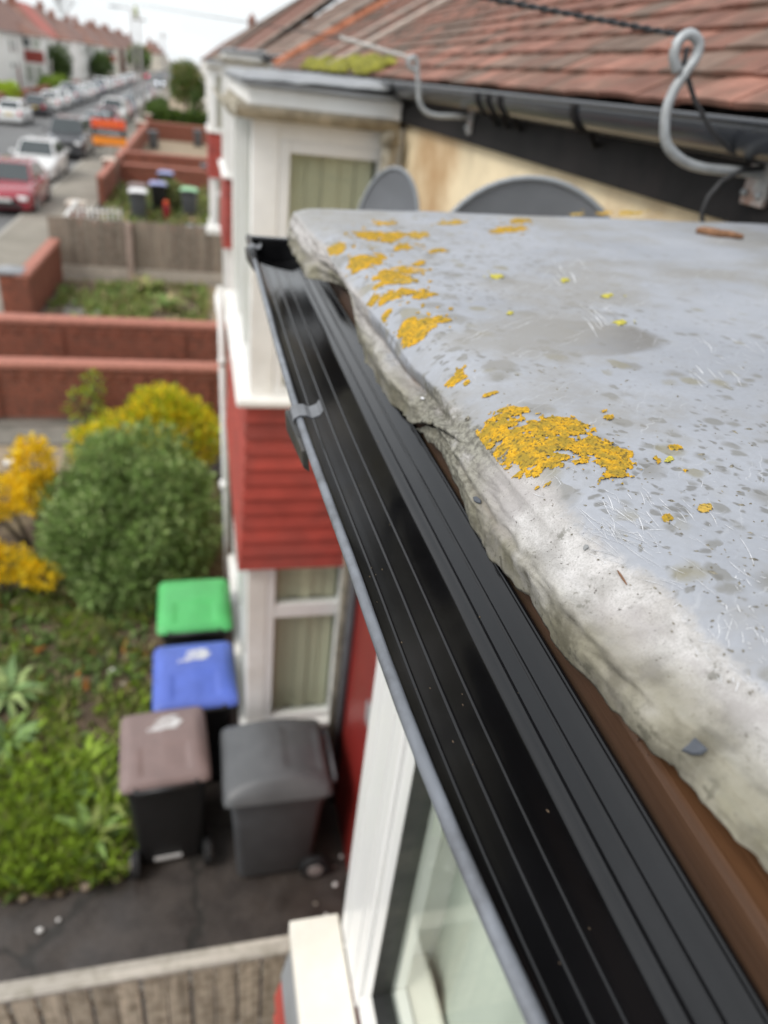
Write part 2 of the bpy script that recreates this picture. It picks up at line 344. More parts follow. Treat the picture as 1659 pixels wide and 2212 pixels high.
# lit lamps of a car coming down the street
def emit(name, col, s):
    m, t, b, pos = base(name); b.inputs['Base Color'].default_value = (*col, 1)
    b.inputs['Emission Color'].default_value = (*col, 1); b.inputs['Emission Strength'].default_value = s
emit('headlamp_lit', (.85, .9, 1.), 8); emit('tail_lit', (1., .05, .2), 2.5)

# ------------------------------------------------------------------ mesh helpers
class MB:
    def __init__(s): s.v = []; s.f = []; s.m = []
    def add(s, v, f, mi=0):
        o = len(s.v); s.v += [tuple(p) for p in v]; s.f += [tuple(i+o for i in q) for q in f]; s.m += [mi]*len(f); return s
    def box(s, x0, x1, y0, y1, z0, z1, mi=0, taper=None):
        v = [(x0,y0,z0),(x1,y0,z0),(x1,y1,z0),(x0,y1,z0),(x0,y0,z1),(x1,y0,z1),(x1,y1,z1),(x0,y1,z1)]
        return s.add(v, [(0,3,2,1),(4,5,6,7),(0,1,5,4),(1,2,6,5),(2,3,7,6),(3,0,4,7)], mi)
    def obox(s, c, d, m=None, mi=0):
        m = m or Matrix.Identity(3); c = Vector(c); x, y, z = d[0]/2, d[1]/2, d[2]/2
        v = [c + m @ Vector(p) for p in ((-x,-y,-z),(x,-y,-z),(x,y,-z),(-x,y,-z),(-x,-y,z),(x,-y,z),(x,y,z),(-x,y,z))]
        return s.add(v, [(0,3,2,1),(4,5,6,7),(0,1,5,4),(1,2,6,5),(2,3,7,6),(3,0,4,7)], mi)
    def quad(s, a, b, c, d, mi=0): return s.add([a, b, c, d], [(0,1,2,3)], mi)
    def tube(s, pts, r, n=10, mi=0, caps=True):
        pts = [Vector(p) for p in pts]; rs = r if isinstance(r, (list, tuple)) else [r]*len(pts)
        V = []; up = None
        for i, p in enumerate(pts):
            d = (pts[min(i+1, len(pts)-1)] - pts[max(i-1, 0)]).normalized()
            if up is None:
                up = d.orthogonal().normalized()
            up = (up - d*up.dot(d)).normalized(); w = d.cross(up)
            V += [p + (up*math.cos(2*math.pi*k/n) + w*math.sin(2*math.pi*k/n))*rs[i] for k in range(n)]
        Fc = [(i*n+k, i*n+(k+1)%n, (i+1)*n+(k+1)%n, (i+1)*n+k) for i in range(len(pts)-1) for k in range(n)]
        if caps: Fc += [tuple(range(n-1, -1, -1)), tuple((len(pts)-1)*n+k for k in range(n))]
        return s.add(V, Fc, mi)
    def grid(s, fn, nu, nv, mi=0):
        V = [fn(i/nu, j/nv) for j in range(nv+1) for i in range(nu+1)]
        Fc = [(j*(nu+1)+i, j*(nu+1)+i+1, (j+1)*(nu+1)+i+1, (j+1)*(nu+1)+i) for j in range(nv) for i in range(nu)]
        return s.add(V, Fc, mi)
    def cyl(s, c, ax, r, h, n=20, mi=0, r2=None):
        ax = Vector(ax).normalized(); c = Vector(c)
        return s.tube([c - ax*h/2, c + ax*h/2], [r, r if r2 is None else r2], n, mi)
    def build(s, name, mats, parent=None, smooth=False, bevel=0., loc=None):
        me = bpy.data.meshes.new(name); me.from_pydata(s.v, [], s.f)
        if isinstance(mats, str): mats = [mats]
        for k in mats: me.materials.append(MATS[k])
        me.polygons.foreach_set('material_index', s.m)
        if smooth: me.polygons.foreach_set('use_smooth', [True]*len(s.f))
        me.update()
        return link(name, me, parent, bevel, loc)
def link(name, me, parent=None, bevel=0., loc=None):
    o = bpy.data.objects.new(name, me); COL.objects.link(o)
    if parent is not None: o.parent = parent
    if loc is not None: o.location = loc
    if bevel:
        b = o.modifiers.new('bevel', 'BEVEL'); b.width = bevel; b.segments = 2; b.limit_method = 'ANGLE'
    return o
def tag(o, label=None, cat=None, group=None, kind=None):
    if label: o['label'] = label
    if cat: o['category'] = cat
    if group: o['group'] = group
    if kind: o['kind'] = kind
    return o
def thing(name, label, cat, loc=(0,0,0), rz=0., group=None):
    o = bpy.data.objects.new(name, None); COL.objects.link(o); o.location = loc; o.rotation_euler = (0, 0, rz)
    o.empty_display_size = .1
    return tag(o, label, cat, group)
def box(name, b, m, parent=None, bevel=0.): return MB().box(*b).build(name, m, parent, False, bevel)
def children(o): return list(o.children)
def copy_tree(o, parent=None):
    c = o.copy(); COL.objects.link(c)
    if parent is not None: c.parent = parent
    for ch in children(o): copy_tree(ch, c)
    return c
def shade(o, ang=40):
    me = o.data; me.polygons.foreach_set('use_smooth', [True]*len(me.polygons))
    me.set_sharp_from_angle(angle=R(ang)); return o
def itp(tab, x):
    xs = [a for a, _ in tab]; ys = [b for _, b in tab]; return float(np.interp(x, xs, ys))
def fbm(x, y, z=0., o=4):
    return noise.fractal(Vector((x, y, z)), 1.0, 2.0, o, noise_basis='PERLIN_ORIGINAL')
def structure(o): o['kind'] = 'structure'; return o

# ================================================================== SETTING
structure(box('ground', (-420, 300, -60, 1400, -.6, -.06), 'yard_grey'))
structure(box('road', (-13.05, -5.7, -40, 700, -.058, -.03), 'asphalt'))
structure(box('pavement', (-5.56, -3.62, -40, 700, -.058, .07), 'pavement'))
structure(box('pavement', (-15.4, -13.2, -40, 700, -.058, .07), 'pavement'))
structure(box('kerb', (-5.7, -5.562, -40, 700, -.058, .075), 'kerbstone', bevel=.02))
structure(box('kerb', (-13.198, -13.05, -40, 700, -.058, .075), 'kerbstone', bevel=.02))
structure(box('front_yard', (-3.6, 1.1, -3, 10.9, -.058, -.004), 'yard_tarmac'))
def bumpy(name, pts, m, z, amp, dens, seed=0):
    """soil bed: outline polygon filled with a gently uneven sheet"""
    xs = [p[0] for p in pts]; ys = [p[1] for p in pts]
    bm = bmesh.new(); n = int((max(xs)-min(xs))/dens)+1; k = int((max(ys)-min(ys))/dens)+1
    def inside(x, y):
        r = False; j = len(pts)-1
        for i in range(len(pts)):
            (xi, yi), (xj, yj) = pts[i], pts[j]
            if (yi > y) != (yj > y) and x < (xj-xi)*(y-yi)/(yj-yi)+xi: r = not r
            j = i
        return r
    V = {}
    def vert(i, j):
        if (i, j) not in V:
            x = min(xs)+i*dens; y = min(ys)+j*dens
            V[i, j] = bm.verts.new((x+.3*dens*noise.noise((x*9, y*9, seed)), y+.3*dens*noise.noise((x*9, y*9, seed+4)), z+amp*fbm(x*1.7, y*1.7, seed)+amp*.5*fbm(x*8, y*8, seed)))
        return V[i, j]
    for i in range(n):
        for j in range(k):
            if inside(min(xs)+(i+.5)*dens, min(ys)+(j+.5)*dens):
                bm.faces.new((vert(i, j), vert(i+1, j), vert(i+1, j+1), vert(i, j+1)))
    me = bpy.data.meshes.new(name); bm.to_mesh(me); bm.free(); me.materials.append(MATS[m])
    for p in me.polygons: p.use_smooth = True
    return structure(link(name, me))
bumpy('soil_bed', [(-3.5, 3.25), (-1.42, 3.2), (-1.05, 3.2), (-.62, 3.37), (-.56, 3.7), (-.52, 5.6), (.2, 5.65), (.2, 9.0), (-1.6, 9.3), (-3.5, 9.3)], 'soil', .035, .035, .09)
structure(box('gravel_path', (-3.6, -1.3, 9.35, 10.15, -.002, .006), 'yard_tan'))
structure(box('yard_path', (-3.6, 1.0, 10.2, 10.85, -.002, .008), 'yard_grey'))
structure(box('yard_path', (-3.3, 1.0, 13.0, 19.6, -.058, .0), 'yard_tan'))
structure(box('soil_bed', (-3.3, .2, 14.2, 19.3, .002, .02), 'soil'))
structure(box('garden_path', (-2.9, -2.1, 13.6, 17.6, .022, .04), 'yard_grey'))
structure(box('front_yard', (-3.5, 1.1, 21.4, 36.4, -.058, .0), 'soil'))
structure(box('front_yard', (-3.5, 1.1, 38.5, 58.3, -.058, .0), 'yard_tan'))
structure(box('front_yard', (-3.5, 1.1, 58.7, 700, -.058, -.01), 'yard_tan'))
structure(box('front_yard', (-21, -15.42, 20, 420, -.058, .0), 'yard_grey'))

# ------------------------------------------------------------------ brick garden walls
def brick_wall(label, a, bpt, h, th=.22, pil=(), group=None, name='garden_wall', gaps=True, cope='brick_cope'):
    """a wall from a to b (ground points), built of single bricks round a mortar core"""
    a = Vector((*a, 0)); b2 = Vector((*bpt, 0)); L = (b2-a).length; ang = math.atan2(b2.y-a.y, b2.x-a.x)
    t = thing(name, label, 'garden wall', a, ang, group)
    box('mortar_core', (0.004, L-.004, -th/2+.006, th/2-.006, -.05, h-.004), 'mortar_joint', t)
    mb = MB(); rows = int(h/.075); dz = h/rows
    for r in range(rows):
        off = 0 if r % 2 else .1125; x = -off
        while x < L:
            x0 = max(0, x+.005); x1 = min(L, x+.22)
            if x1-x0 > .03:
                for sgn in (-1, 1):
                    d = th/2 + rnd.uniform(-.001, .004)
                    y0, y1 = sorted((sgn*d, sgn*(th/2-.03)))
                    mb.box(x0, x1, y0, y1, r*dz+.005, (r+1)*dz-.005)
            x += .225
        for sx in (0, L):
            y = -th/2
            mb.box(sx-.004, sx+.004, -th/2+.012, th/2-.012, r*dz+.005, (r+1)*dz-.005)
    for px in pil:
        for r in range(rows-1):
            mb.box(px-.11, px+.11, -th/2-.035, -th/2-.006, r*dz+.005, (r+1)*dz-.005)
    if gaps:                                  # a row of corbelled headers under the coping
        x = .05
        while x < L-.1:
            mb.box(x, x+.1, -th/2-.022, -th/2-.005, h-2*dz+.004, h-dz-.004); x += .225
    tag(mb.build('brickwork', 'brick_red', t), kind='stuff')
    cb = MB(); x = 0
    while x < L-.02:
        x1 = min(L, x+.071); e = rnd.uniform(0, .006)
        y0, y1, z0, z1 = -th/2-.03, th/2+.03, h, h+.085+e
        v = []
        for xx in (x, x1):
            v += [(xx, y0, z0), (xx, y0, z1-.03), (xx, y0+.03, z1), (xx, y1-.03, z1), (xx, y1, z1-.03), (xx, y1, z0)]
        cb.add(v, [(0,1,2,3,4,5), (11,10,9,8,7,6)] + [(i, i+6, (i+1) % 6+6, (i+1) % 6) for i in range(6)])
        x += .075
    tag(cb.build('coping', cope, t), kind='stuff')
    return t
brick_wall('red brick wall with rounded coping just behind the yellow green bush', (-4.0, 11.28), (.95, 11.28), .80, pil=(.9, 3.0, 4.0))
brick_wall('red brick wall behind the bush wall, bordering the weedy yard', (-4.0, 12.95), (1.15, 12.95), .96, pil=(.45, 1.6, 3.6))
brick_wall('low brick street wall with pier end left of the weedy yard', (-3.5, 16.1), (-3.42, 19.6), .86, gaps=False)
brick_wall('brick wall capped in red right behind the grey board fence', (-3.4, 21.3), (.95, 21.3), .99)
brick_wall('brown brick wall behind the bins with coloured lids', (-3.2, 36.5), (1.1, 36.5), .74, gaps=False)
brick_wall('second brown brick wall rising behind the one by the coloured bins', (-3.2, 38.3), (1.1, 38.3), 1.06, gaps=False)
brick_wall('plain brick wall beyond the paved yard, under the hedge', (-3.5, 58.5), (1.1, 58.5), 1.0, gaps=False)
brick_wall('brick street wall running past the letting board', (-3.5, 30.6), (-3.3, 58.0), .9, gaps=False)
def pier(label, x, y, s, h, cap='stone_cap', capm=.05, name='brick_pier'):
    t = thing(name, label, 'brick pier', (x, y, 0)); mb = MB(); rows = int(h/.075)
    for r in range(rows):
        o = .11 if r % 2 else 0
        for sx in (-1, 1):
            mb.box(min(0, sx*s/2)+.003, max(0, sx*s/2)-.003, -s/2, s/2, r*.075+.004, r*.075+.071)
    tag(mb.build('brickwork', 'brick_red', t), kind='stuff')
    box('mortar_core', (-s/2+.012, s/2-.012, -s/2+.012, s/2-.012, -.05, rows*.075), 'mortar_joint', t)
    c = MB(); hh = rows*.075; e = s/2+capm
    c.box(-e, e, -e, e, hh, hh+.06)
    c.add([(-e, -e, hh+.06), (e, -e, hh+.06), (e, e, hh+.06), (-e, e, hh+.06), (0, 0, hh+.14)], [(0, 1, 4), (1, 2, 4), (2, 3, 4), (3, 0, 4)])
    c.build('capstone', cap, t, bevel=.008); return t
pier('square brick gate pier under a slate cap at the pavement corner', -3.74, 16.35, .44, .9, 'grey_lead', .03)
pier('brick pier with pale stone cap at the far end of the white sloped rail', -3.45, 23.9, .42, 1.05)
pier('brick pier with pale stone cap beneath the letting board', -3.62, 35.6, .5, 1.0)
pier('brick pier with pale stone cap where the hedge begins', -3.45, 62.5, .6, 1.2)
pier('brick pier with pale stone cap beside the far paved yard', -3.55, 57.0, .6, 1.1)
# white sloped coping rail and little railings between fence and pier
t = thing('white_rail', 'white painted rail sloping along the street edge by the board fence', 'rail', (-3.42, 19.7, 0))
mb = MB(); mb.tube([(0, .1, 1.05), (.02, 4., 1.16)], .055, 8); mb.build('handrail', 'white_paint', t, True)
for k in range(4): box('post', (-.03, .03, .2+k*1.2, .26+k*1.2, 0, 1.06+k*.03), 'white_paint', t)
t = thing('iron_railing', 'short row of pale iron railings behind the board fence', 'railing', (-3.1, 21.9, 0))
for k in range(9):
    mb = MB(); mb.tube([(k*.13, 0, .2), (k*.13, 0, 1.35)], .016, 6); mb.build('bar', 'white_paint', t, True)
mb = MB(); mb.tube([(-.05, 0, 1.25), (1.1, 0, 1.25)], .02, 6); mb.tube([(-.05, 0, .4), (1.1, 0, .4)], .02, 6); mb.build('cross_rail', 'white_paint', t, True)

# ------------------------------------------------------------------ board fences
def plank_mesh(w, h, th, var):
    mb = MB(); mb.box(-w/2, w/2, -th/2, th/2, 0, h); me = bpy.data.meshes.new('plank'); me.from_pydata(mb.v, [], mb.f); return me
t = thing('board_fence', 'weathered grey board fence with a concrete post across the weedy yard', 'fence', (-3.55, 19.75, 0))
pm = plank_mesh(.118, 1.13, .018, 0); pm.materials.append(MATS['fence_wood'])
for k in range(37):
    o = link('plank', pm, t, .003, (.06+k*.122, rnd.uniform(-.006, .006), .30+rnd.uniform(-.015, .02))); o.rotation_euler = (0, rnd.uniform(-.008, .008), 0); o.scale = (1, 1, rnd.uniform(.985, 1.02))
box('gravel_board', (0, 4.5, -.03, .02, 0, .29), 'stone_pale', t)
box('rail', (0, 4.5, .012, .06, 1.1, 1.18), 'fence_wood', t); box('rail', (0, 4.5, .012, .06, .5, .58), 'fence_wood', t)
for px in (1.86,): box('concrete_post', (px-.07, px+.07, -.17, -.035, -.05, 1.42), 'post_concrete', t, .012)
t = thing('board_fence', 'near pale board fence with a flat top rail at the bottom edge', 'fence', (-2.2, 2.03, -.115))
pm = plank_mesh(.107, 1.16, .016, 0); pm.materials.append(MATS['fence_wood_near'])
for k in range(23):
    o = link('plank', pm, t, .003, (.06+k*.1215, rnd.uniform(-.004, .004), .0)); o.rotation_euler = (0, rnd.uniform(-.006, .006), 0)
box('top_rail', (-.02, 2.72, -.025, .062, 1.165, 1.2), 'fence_rail', t, .006)
box('rail', (0, 2.7, .024, .06, .9, .97), 'fence_rail', t); box('rail', (0, 2.7, .024, .06, .3, .37), 'fence_rail', t)

# ------------------------------------------------------------------ the house beside the bay: wall, eaves, tiled roof
hs = thing('terraced_house', 'near terraced house with cream render, black eaves board and red plain tiles', 'house', (0, 0, 0))
box('wall', (1.0, 1.4, -4, 10.0, -.05, 4.93), 'cream_render', hs)
box('fascia_board', (.968, .998, -4, 9.98, 4.845, 4.948), 'black_board', hs, .003)
box('eaves_trim', (.964, .998, -4, 9.98, 4.949, 5.0), 'cream_sill', hs, .003)
box('soffit', (.998, 1.35, -4, 9.98, 4.931, 4.96), 'black_board', hs)
PITCH = R(31); RC, RS = math.cos(PITCH), math.sin(PITCH); G = .104     # gauge of the courses
X0, Z0 = .915, 5.018
# batten deck under the tiles
mb = MB(); mb.add([(X0+.03, -4, Z0-.03), (X0+.03, 9.95, Z0-.03), (X0+.03+5*RC, 9.95, Z0-.03+5*RS), (X0+.03+5*RC, -4, Z0-.03+5*RS)], [(0, 1, 2, 3)])
mb.add([(X0+.03, -4, Z0-.045), (X0+.03, 9.95, Z0-.045), (X0+.03+5*RC, 9.95, Z0-.06+5*RS), (X0+.03+5*RC, -4, Z0-.06+5*RS)], [(3, 2, 1, 0)])
mb.build('roof_deck', 'tile_batten', hs)
def tile_geo(seed):
    r = random.Random(seed); w = .162; L = .155; th = .011
    e = [r.uniform(-.002, .002) for _ in range(6)]
    v = []
    for s, lift in ((-.006, .020), (.05, .015), (L, .002)):
        for yy, c in ((-w/2, 0), (0, .0025), (w/2, 0)):
            v.append((s + (e[0] if s < 0 else 0), yy+e[1]*.5, lift+c+th*.0))
    nv_ = len(v); v += [(x, y, z-th) for x, y, z in v]
    f = []
    for i in range(2):
        for j in range(2):
            a = i*3+j; f.append((a, a+1, a+4, a+3)); f.append((a+9, a+12, a+13, a+10))
    f += [(0, 9, 10, 1), (1, 10, 11, 2), (0, 3, 12, 9), (3, 6, 15, 12), (2, 11, 14, 5), (5, 14, 17, 8)]
    return v, f
tms = []
for s in range(6):
    v, f = tile_geo(s); me = bpy.data.meshes.new('roof_tile'); me.from_pydata(v, [], [tuple(reversed(q)) for q in f])
    me.materials.append(MATS['tile_red' if s < 4 else 'tile_dark']); tms.append(me)
TM = Matrix(((RC, 0, -RS), (0, 1, 0), (RS, 0, RC)))
spots = []
for row in range(24):
    for k in range(62):
        y = .35 + (k + (.5 if row % 2 else 0))*.166
        if y > 9.8: continue
        p = Vector((X0 + row*G*RC, y, Z0 + row*G*RS))
        spots.append((p.length_squared if False else (p-Vector((0, 0, H))).length, row, y, p))
spots.sort(key=lambda s: s[0])
def seen(p):
    q = M3.T @ np.array([p.x, p.y, p.z-H]); 
    if q[2] < .2: return False
    u, v = 829.5+q[0]/q[2]*F, 1106+q[1]/q[2]*F
    return u < 2300 and v > -420
rest = MB(); restd = MB(); nt_ = 0
for d, row, y, p in spots:
    tilt = rnd.gauss(0, .012); lift = rnd.uniform(0, .004); yy = rnd.uniform(-.002, .002)
    if not seen(p): continue
    if nt_ < 290:
        o = link('roof_tile', tms[rnd.choice((0, 1, 2, 3, 0, 1, 4, 5))], hs)
        o.matrix_local = Matrix.Translation(p + Vector((0, yy, lift))) @ TM.to_4x4() @ Matrix.Rotation(tilt, 4, 'Z'); nt_ += 1
    else:
        v, f = tile_geo(rnd.randrange(9)); tgt = restd if rnd.random() < .5 else rest
        tgt.add([p + TM @ Vector(q) + Vector((0, yy, lift)) for q in v], [tuple(reversed(q)) for q in f])
tag(rest.build('far_roof_tiles', 'tile_red', hs), kind='stuff'); tag(restd.build('far_roof_tiles', 'tile_dark', hs), kind='stuff')
def rake(y, w, zo, L=4.5, dx=0., h=.03):
    """strip running up the roof slope at y"""
    a = Vector((X0+dx, y, Z0+zo)); dirv = Vector((RC, 0, RS)); n_ = Vector((-RS, 0, RC))
    v = [a + dirv*s + Vector((0, yy, 0)) + n_*k for s in (0, L) for yy in (-w/2, w/2) for k in (0, h)]
    return v, [(0, 1, 3, 2), (4, 6, 7, 5), (0, 4, 5, 1), (2, 3, 7, 6), (1, 5, 7, 3), (0, 2, 6, 4)]
mb = MB(); mb.add(*rake(6.05, .12, .018, h=.03)); mb.build('mortar_fillet', 'mortar', hs, bevel=.008)
mb = MB(); mb.add(*rake(7.3, .09, .018, h=.02)); mb.build('mortar_fillet', 'mortar', hs, bevel=.008)
for k in range(15):                                          # orange verge tiles at the far end
    a = Vector((X0+k*.3*RC, 9.95, Z0+k*.3*RS+.02)); mb = MB()
    pts = []
    for s, r_ in ((0, .085), (.31, .075)):
        for q in range(7):
            an = math.pi*q/6; pts.append(a + Vector((RC, 0, RS))*s + Vector((0, math.cos(an)*r_, 0)) + Vector((-RS, 0, RC))*math.sin(an)*r_*.75)
    mb.add(pts, [(q, q+7, q+8, q+1) for q in range(6)] + [(0, 1, 2, 3, 4, 5, 6), (13, 12, 11, 10, 9, 8, 7)]); mb.build('verge_tile', 'orange_tile', hs, True)
box('gable_brick', (.98, 1.36, 9.86, 10.02, 4.4, 5.03), 'orange_brick', hs)
# moss cushions lying on the eaves tiles
t = thing('moss_cushion', 'yellow green moss clump spilling over the far end of the black eaves gutter', 'moss', (0, 0, 0))
mb = MB()
for k in range(70):
    y = rnd.uniform(4.2, 7.4); x = X0 + rnd.uniform(-.02, .10); r_ = rnd.uniform(.03, .065)
    z = Z0 + (x-X0)*.6 + .02
    mb.grid(lambda a, b: (x+math.cos(a*6.283)*math.cos(b*1.571)*r_*(1+.25*noise.noise((a*5, b*5, k))), y+math.sin(a*6.283)*math.cos(b*1.571)*r_*1.3, z+math.sin(b*1.571)*r_*.8), 9, 4)
mb.build('cushions', 'moss', t, True)
# black half-round eaves gutter with union straps
def trough(mb, path, r, depth, th=.003, n=16, a0=180., a1=360.):
    """half-round channel along path (list of centre points, lip level), outside and inside skin"""
    P_ = [Vector(p) for p in path]; V = []; m_ = 2*(n+1)
    for i, p in enumerate(P_):
        d = (P_[min(i+1, len(P_)-1)]-P_[max(i-1, 0)]).normalized(); w = Vector((d.y, -d.x, 0)).normalized()
        for rr, dd in ((r+th, depth+th), (r, depth)):
            for k in range(n+1):
                an = R(a0+(a1-a0)*k/n); V.append(p + w*math.cos(an)*rr + Vector((0, 0, math.sin(an)*dd)))
    Fc = []
    for i in range(len(P_)-1):
        for k in range(n):
            o = i*m_; q = (i+1)*m_
            Fc.append((o+k, q+k, q+k+1, o+k+1)); o += n+1; q += n+1; Fc.append((o+k, o+k+1, q+k+1, q+k))
        for k in (0, n): o = i*m_+k; q = (i+1)*m_+k; Fc.append((o, o+n+1, q+n+1, q))
    for i in (0, len(P_)-1):
        o = i*m_; Fc += [(o+k, o+k+1, o+n+1+k+1, o+n+1+k) for k in range(n)]
    mb.add(V, Fc)
t = thing('eaves_gutter', 'long black half round gutter under the red roof tiles', 'gutter', (0, 0, 0))
mb = MB(); trough(mb, [(.921, y, 5.008) for y in np.linspace(-1, 9.9, 12)], .05, .053); mb.build('channel', 'black_gutter', t, True)
mb = MB(); mb.tube([(.869, y, 5.009) for y in np.linspace(-1, 9.9, 12)], .006, 8); mb.build('rim', 'black_gutter', t, True)
for y in (1.80, 2.30, 2.40, 2.50, 3.7):
    mb = MB(); trough(mb, [(.921, y-.014, 5.008), (.921, y+.014, 5.008)], .0545, .0575, .004)
    mb.tube([(.925, y, 4.948), (.95, y+.02, 4.930), (.966, y+.05, 4.922)], .007, 6); mb.build('strap', 'black_board', t, True)

# ------------------------------------------------------------------ swan-neck eye brackets and drop wires
def hook(label, y, pts, plate, r):
    t = thing('eye_bracket', label, 'eye bracket', (0, 0, 0))
    P_ = [Vector((x, y, z)) for x, z in pts]
    # smooth the traced line
    Q = []
    for i in range(len(P_)-1):
        p0, p1, p2, p3 = P_[max(i-1, 0)], P_[i], P_[i+1], P_[min(i+2, len(P_)-1)]
        for k in range(6):
            s = k/6; Q.append(.5*((2*p1)+(-p0+p2)*s+(2*p0-5*p1+4*p2-p3)*s*s+(-p0+3*p1-3*p2+p3)*s**3))
    Q.append(P_[-1])
    mb = MB(); mb.tube(Q, r, 12); mb.build('rod', 'galv', t, True)
    x, z, w, hh = plate
    box('mounting_plate', (x-.004, x+.008, y-w/2, y+w/2, z-hh/2, z+hh/2), 'rusty_plate', t, .002)
    for s in (-1, 1):
        mb = MB(); mb.cyl((x-.007, y+s*w*.32, z-hh*.25), (1, 0, 0), .006, .008, 8); mb.build('screw', 'galv', t, True)
    return t
hook('large grey eye bracket curving out over the eaves near the right edge', 1.2,
     [(.965, 4.934), (.90, 4.934), (.84, 4.934), (.795, 4.942), (.758, 4.964), (.742, 5.003), (.744, 5.036), (.757, 5.066), (.768, 5.088), (.765, 5.107), (.745, 5.115), (.730, 5.104), (.729, 5.084), (.742, 5.066)], (.958, 4.92, .06, .075), .0082)
hook('smaller grey eye bracket tied with white wire above the far dish', 2.8,
     [(.955, 4.930), (.89, 4.926), (.83, 4.922), (.785, 4.932), (.760, 4.965), (.752, 5.01), (.742, 5.045), (.738, 5.075), (.722, 5.087), (.708, 5.074), (.716, 5.056), (.736, 5.05)], (.958, 4.915, .035, .08), .0085)
t = thing('phone_wire', 'black twisted wire running from the large eye bracket up and away left', 'wire')
mb = MB(); a = Vector((.742, 1.2, 5.112)); bb = Vector((.45, 1.3, 5.130)); c = Vector((-3.2, 57.5, 7.4))
A1 = [a.lerp(bb, k/60) for k in range(61)]
for ph in (0, math.pi):
    mb.tube([p + Vector((0, math.cos(i*.9+ph)*.0022, math.sin(i*.9+ph)*.0022)) for i, p in enumerate(A1)], .0026, 6)
mb.build('twisted_end', 'cable_black', t, True)
mb = MB(); mb.tube([bb + (Vector((-1.0, 6., 5.6))-bb)*k/10 for k in range(11)], .0032, 6); mb.build('line', 'cable_black', t, True)
tb = MB(); tb.tube([(.742, 1.2, 5.112), (.735, 1.196, 5.100), (.725, 1.2, 5.094), (.716, 1.2, 5.098)], .0018, 6); tb.build('copper_tie', 'copper', t, True)
t = thing('phone_wire', 'white twisted wire end tied to the smaller eye bracket', 'wire')
mb = MB(); a = Vector((.722, 2.8, 5.082)); bb = Vector((.47, 2.8, 5.114)); A1 = [a.lerp(bb, k/70) for k in range(71)]
for ph in (0, 2.1, 4.2):
    mb.tube([p + Vector((0, math.cos(i*1.1+ph)*.0042, math.sin(i*1.1+ph)*.0042)) for i, p in enumerate(A1)], .003, 6)
mb.build('twisted_end', 'wire_white', t, True)
mb = MB(); mb.tube([bb + (Vector((-3.0, 30., 6.4))-bb)*k/12 for k in range(13)], .0022, 6); mb.build('line', 'cable_black', t, True)
t = thing('drop_cable', 'loose black cable hanging down from the large eye bracket past the gutter', 'cable')
mb = MB(); mb.tube([(.748, 1.2, 5.098), (.752, 1.203, 5.075), (.790, 1.205, 5.030), (.836, 1.205, 4.992), (.88, 1.203, 4.966), (.93, 1.2, 4.953), (.958, 1.2, 4.952)], .0042, 8)
mb.tube([(.958, 1.196, 4.945), (.91, 1.19, 4.938), (.875, 1.188, 4.918), (.858, 1.187, 4.892), (.855, 1.187, 4.865), (.866, 1.187, 4.84), (.875, 1.187, 4.78)], .0042, 8)
mb.build('cable', 'cable_black', t, True)

# ------------------------------------------------------------------ satellite dishes on the cream wall
def dish(label, c, rx, rz, n_dir, depth):
    t = thing('satellite_dish', label, 'satellite dish', c)
    n_ = Vector(n_dir).normalized(); ux = n_.cross(Vector((0, 0, 1))).normalized(); uz = ux.cross(n_)*-1
    if uz.z < 0: uz = -uz
    def sk(off):
        def fn(a, b):
            an = a*2*math.pi; r_ = b
            return ux*math.cos(an)*rx*r_ + uz*math.sin(an)*rz*r_ - n_*(depth*(1-r_*r_)) - n_*off
        return fn
    mb = MB(); mb.grid(sk(0), 48, 10); mb.grid(sk(.004), 48, 10); mb.build('reflector', 'dish_grey', t, True)
    mb = MB(); mb.tube([ux*math.cos(k/48*2*math.pi)*rx + uz*math.sin(k/48*2*math.pi)*rz for k in range(49)], .006, 8); mb.build('rim', 'dish_rim', t, True)
    mb = MB(); b0 = -uz*rz*.95; e_ = n_*.32 - uz*rz*.8
    mb.tube([b0 - n_*.02, b0 + n_*.05 - uz*.02, e_], .009, 8); mb.build('feed_arm', 'dish_rim', t, True)
    mb = MB(); mb.cyl(e_ + uz*.02, n_*-.8+uz*.3, .022, .07, 12); mb.build('receiver_head', 'dish_rim', t, True)
    back = -n_*(depth+.01); mb = MB(); wall = Vector((1.0-c[0], 0.03, -.12))
    mb.tube([back, back - n_*.06 - Vector((0, 0, .06)), Vector((wall.x-.08, back.y, -.12)), wall], .013, 8); mb.build('wall_bracket', 'galv', t, True)
    return t
dish('broad grey satellite dish on the cream wall, its top showing above the lead roof', (.695, 1.50, 4.645), .225, .225, (-.25, -.93, .26), .05)
dish('narrower dark grey satellite dish in front of the neighbouring bay window', (.640, 2.62, 4.545), .128, .215, (-.70, -.70, .2), .04)

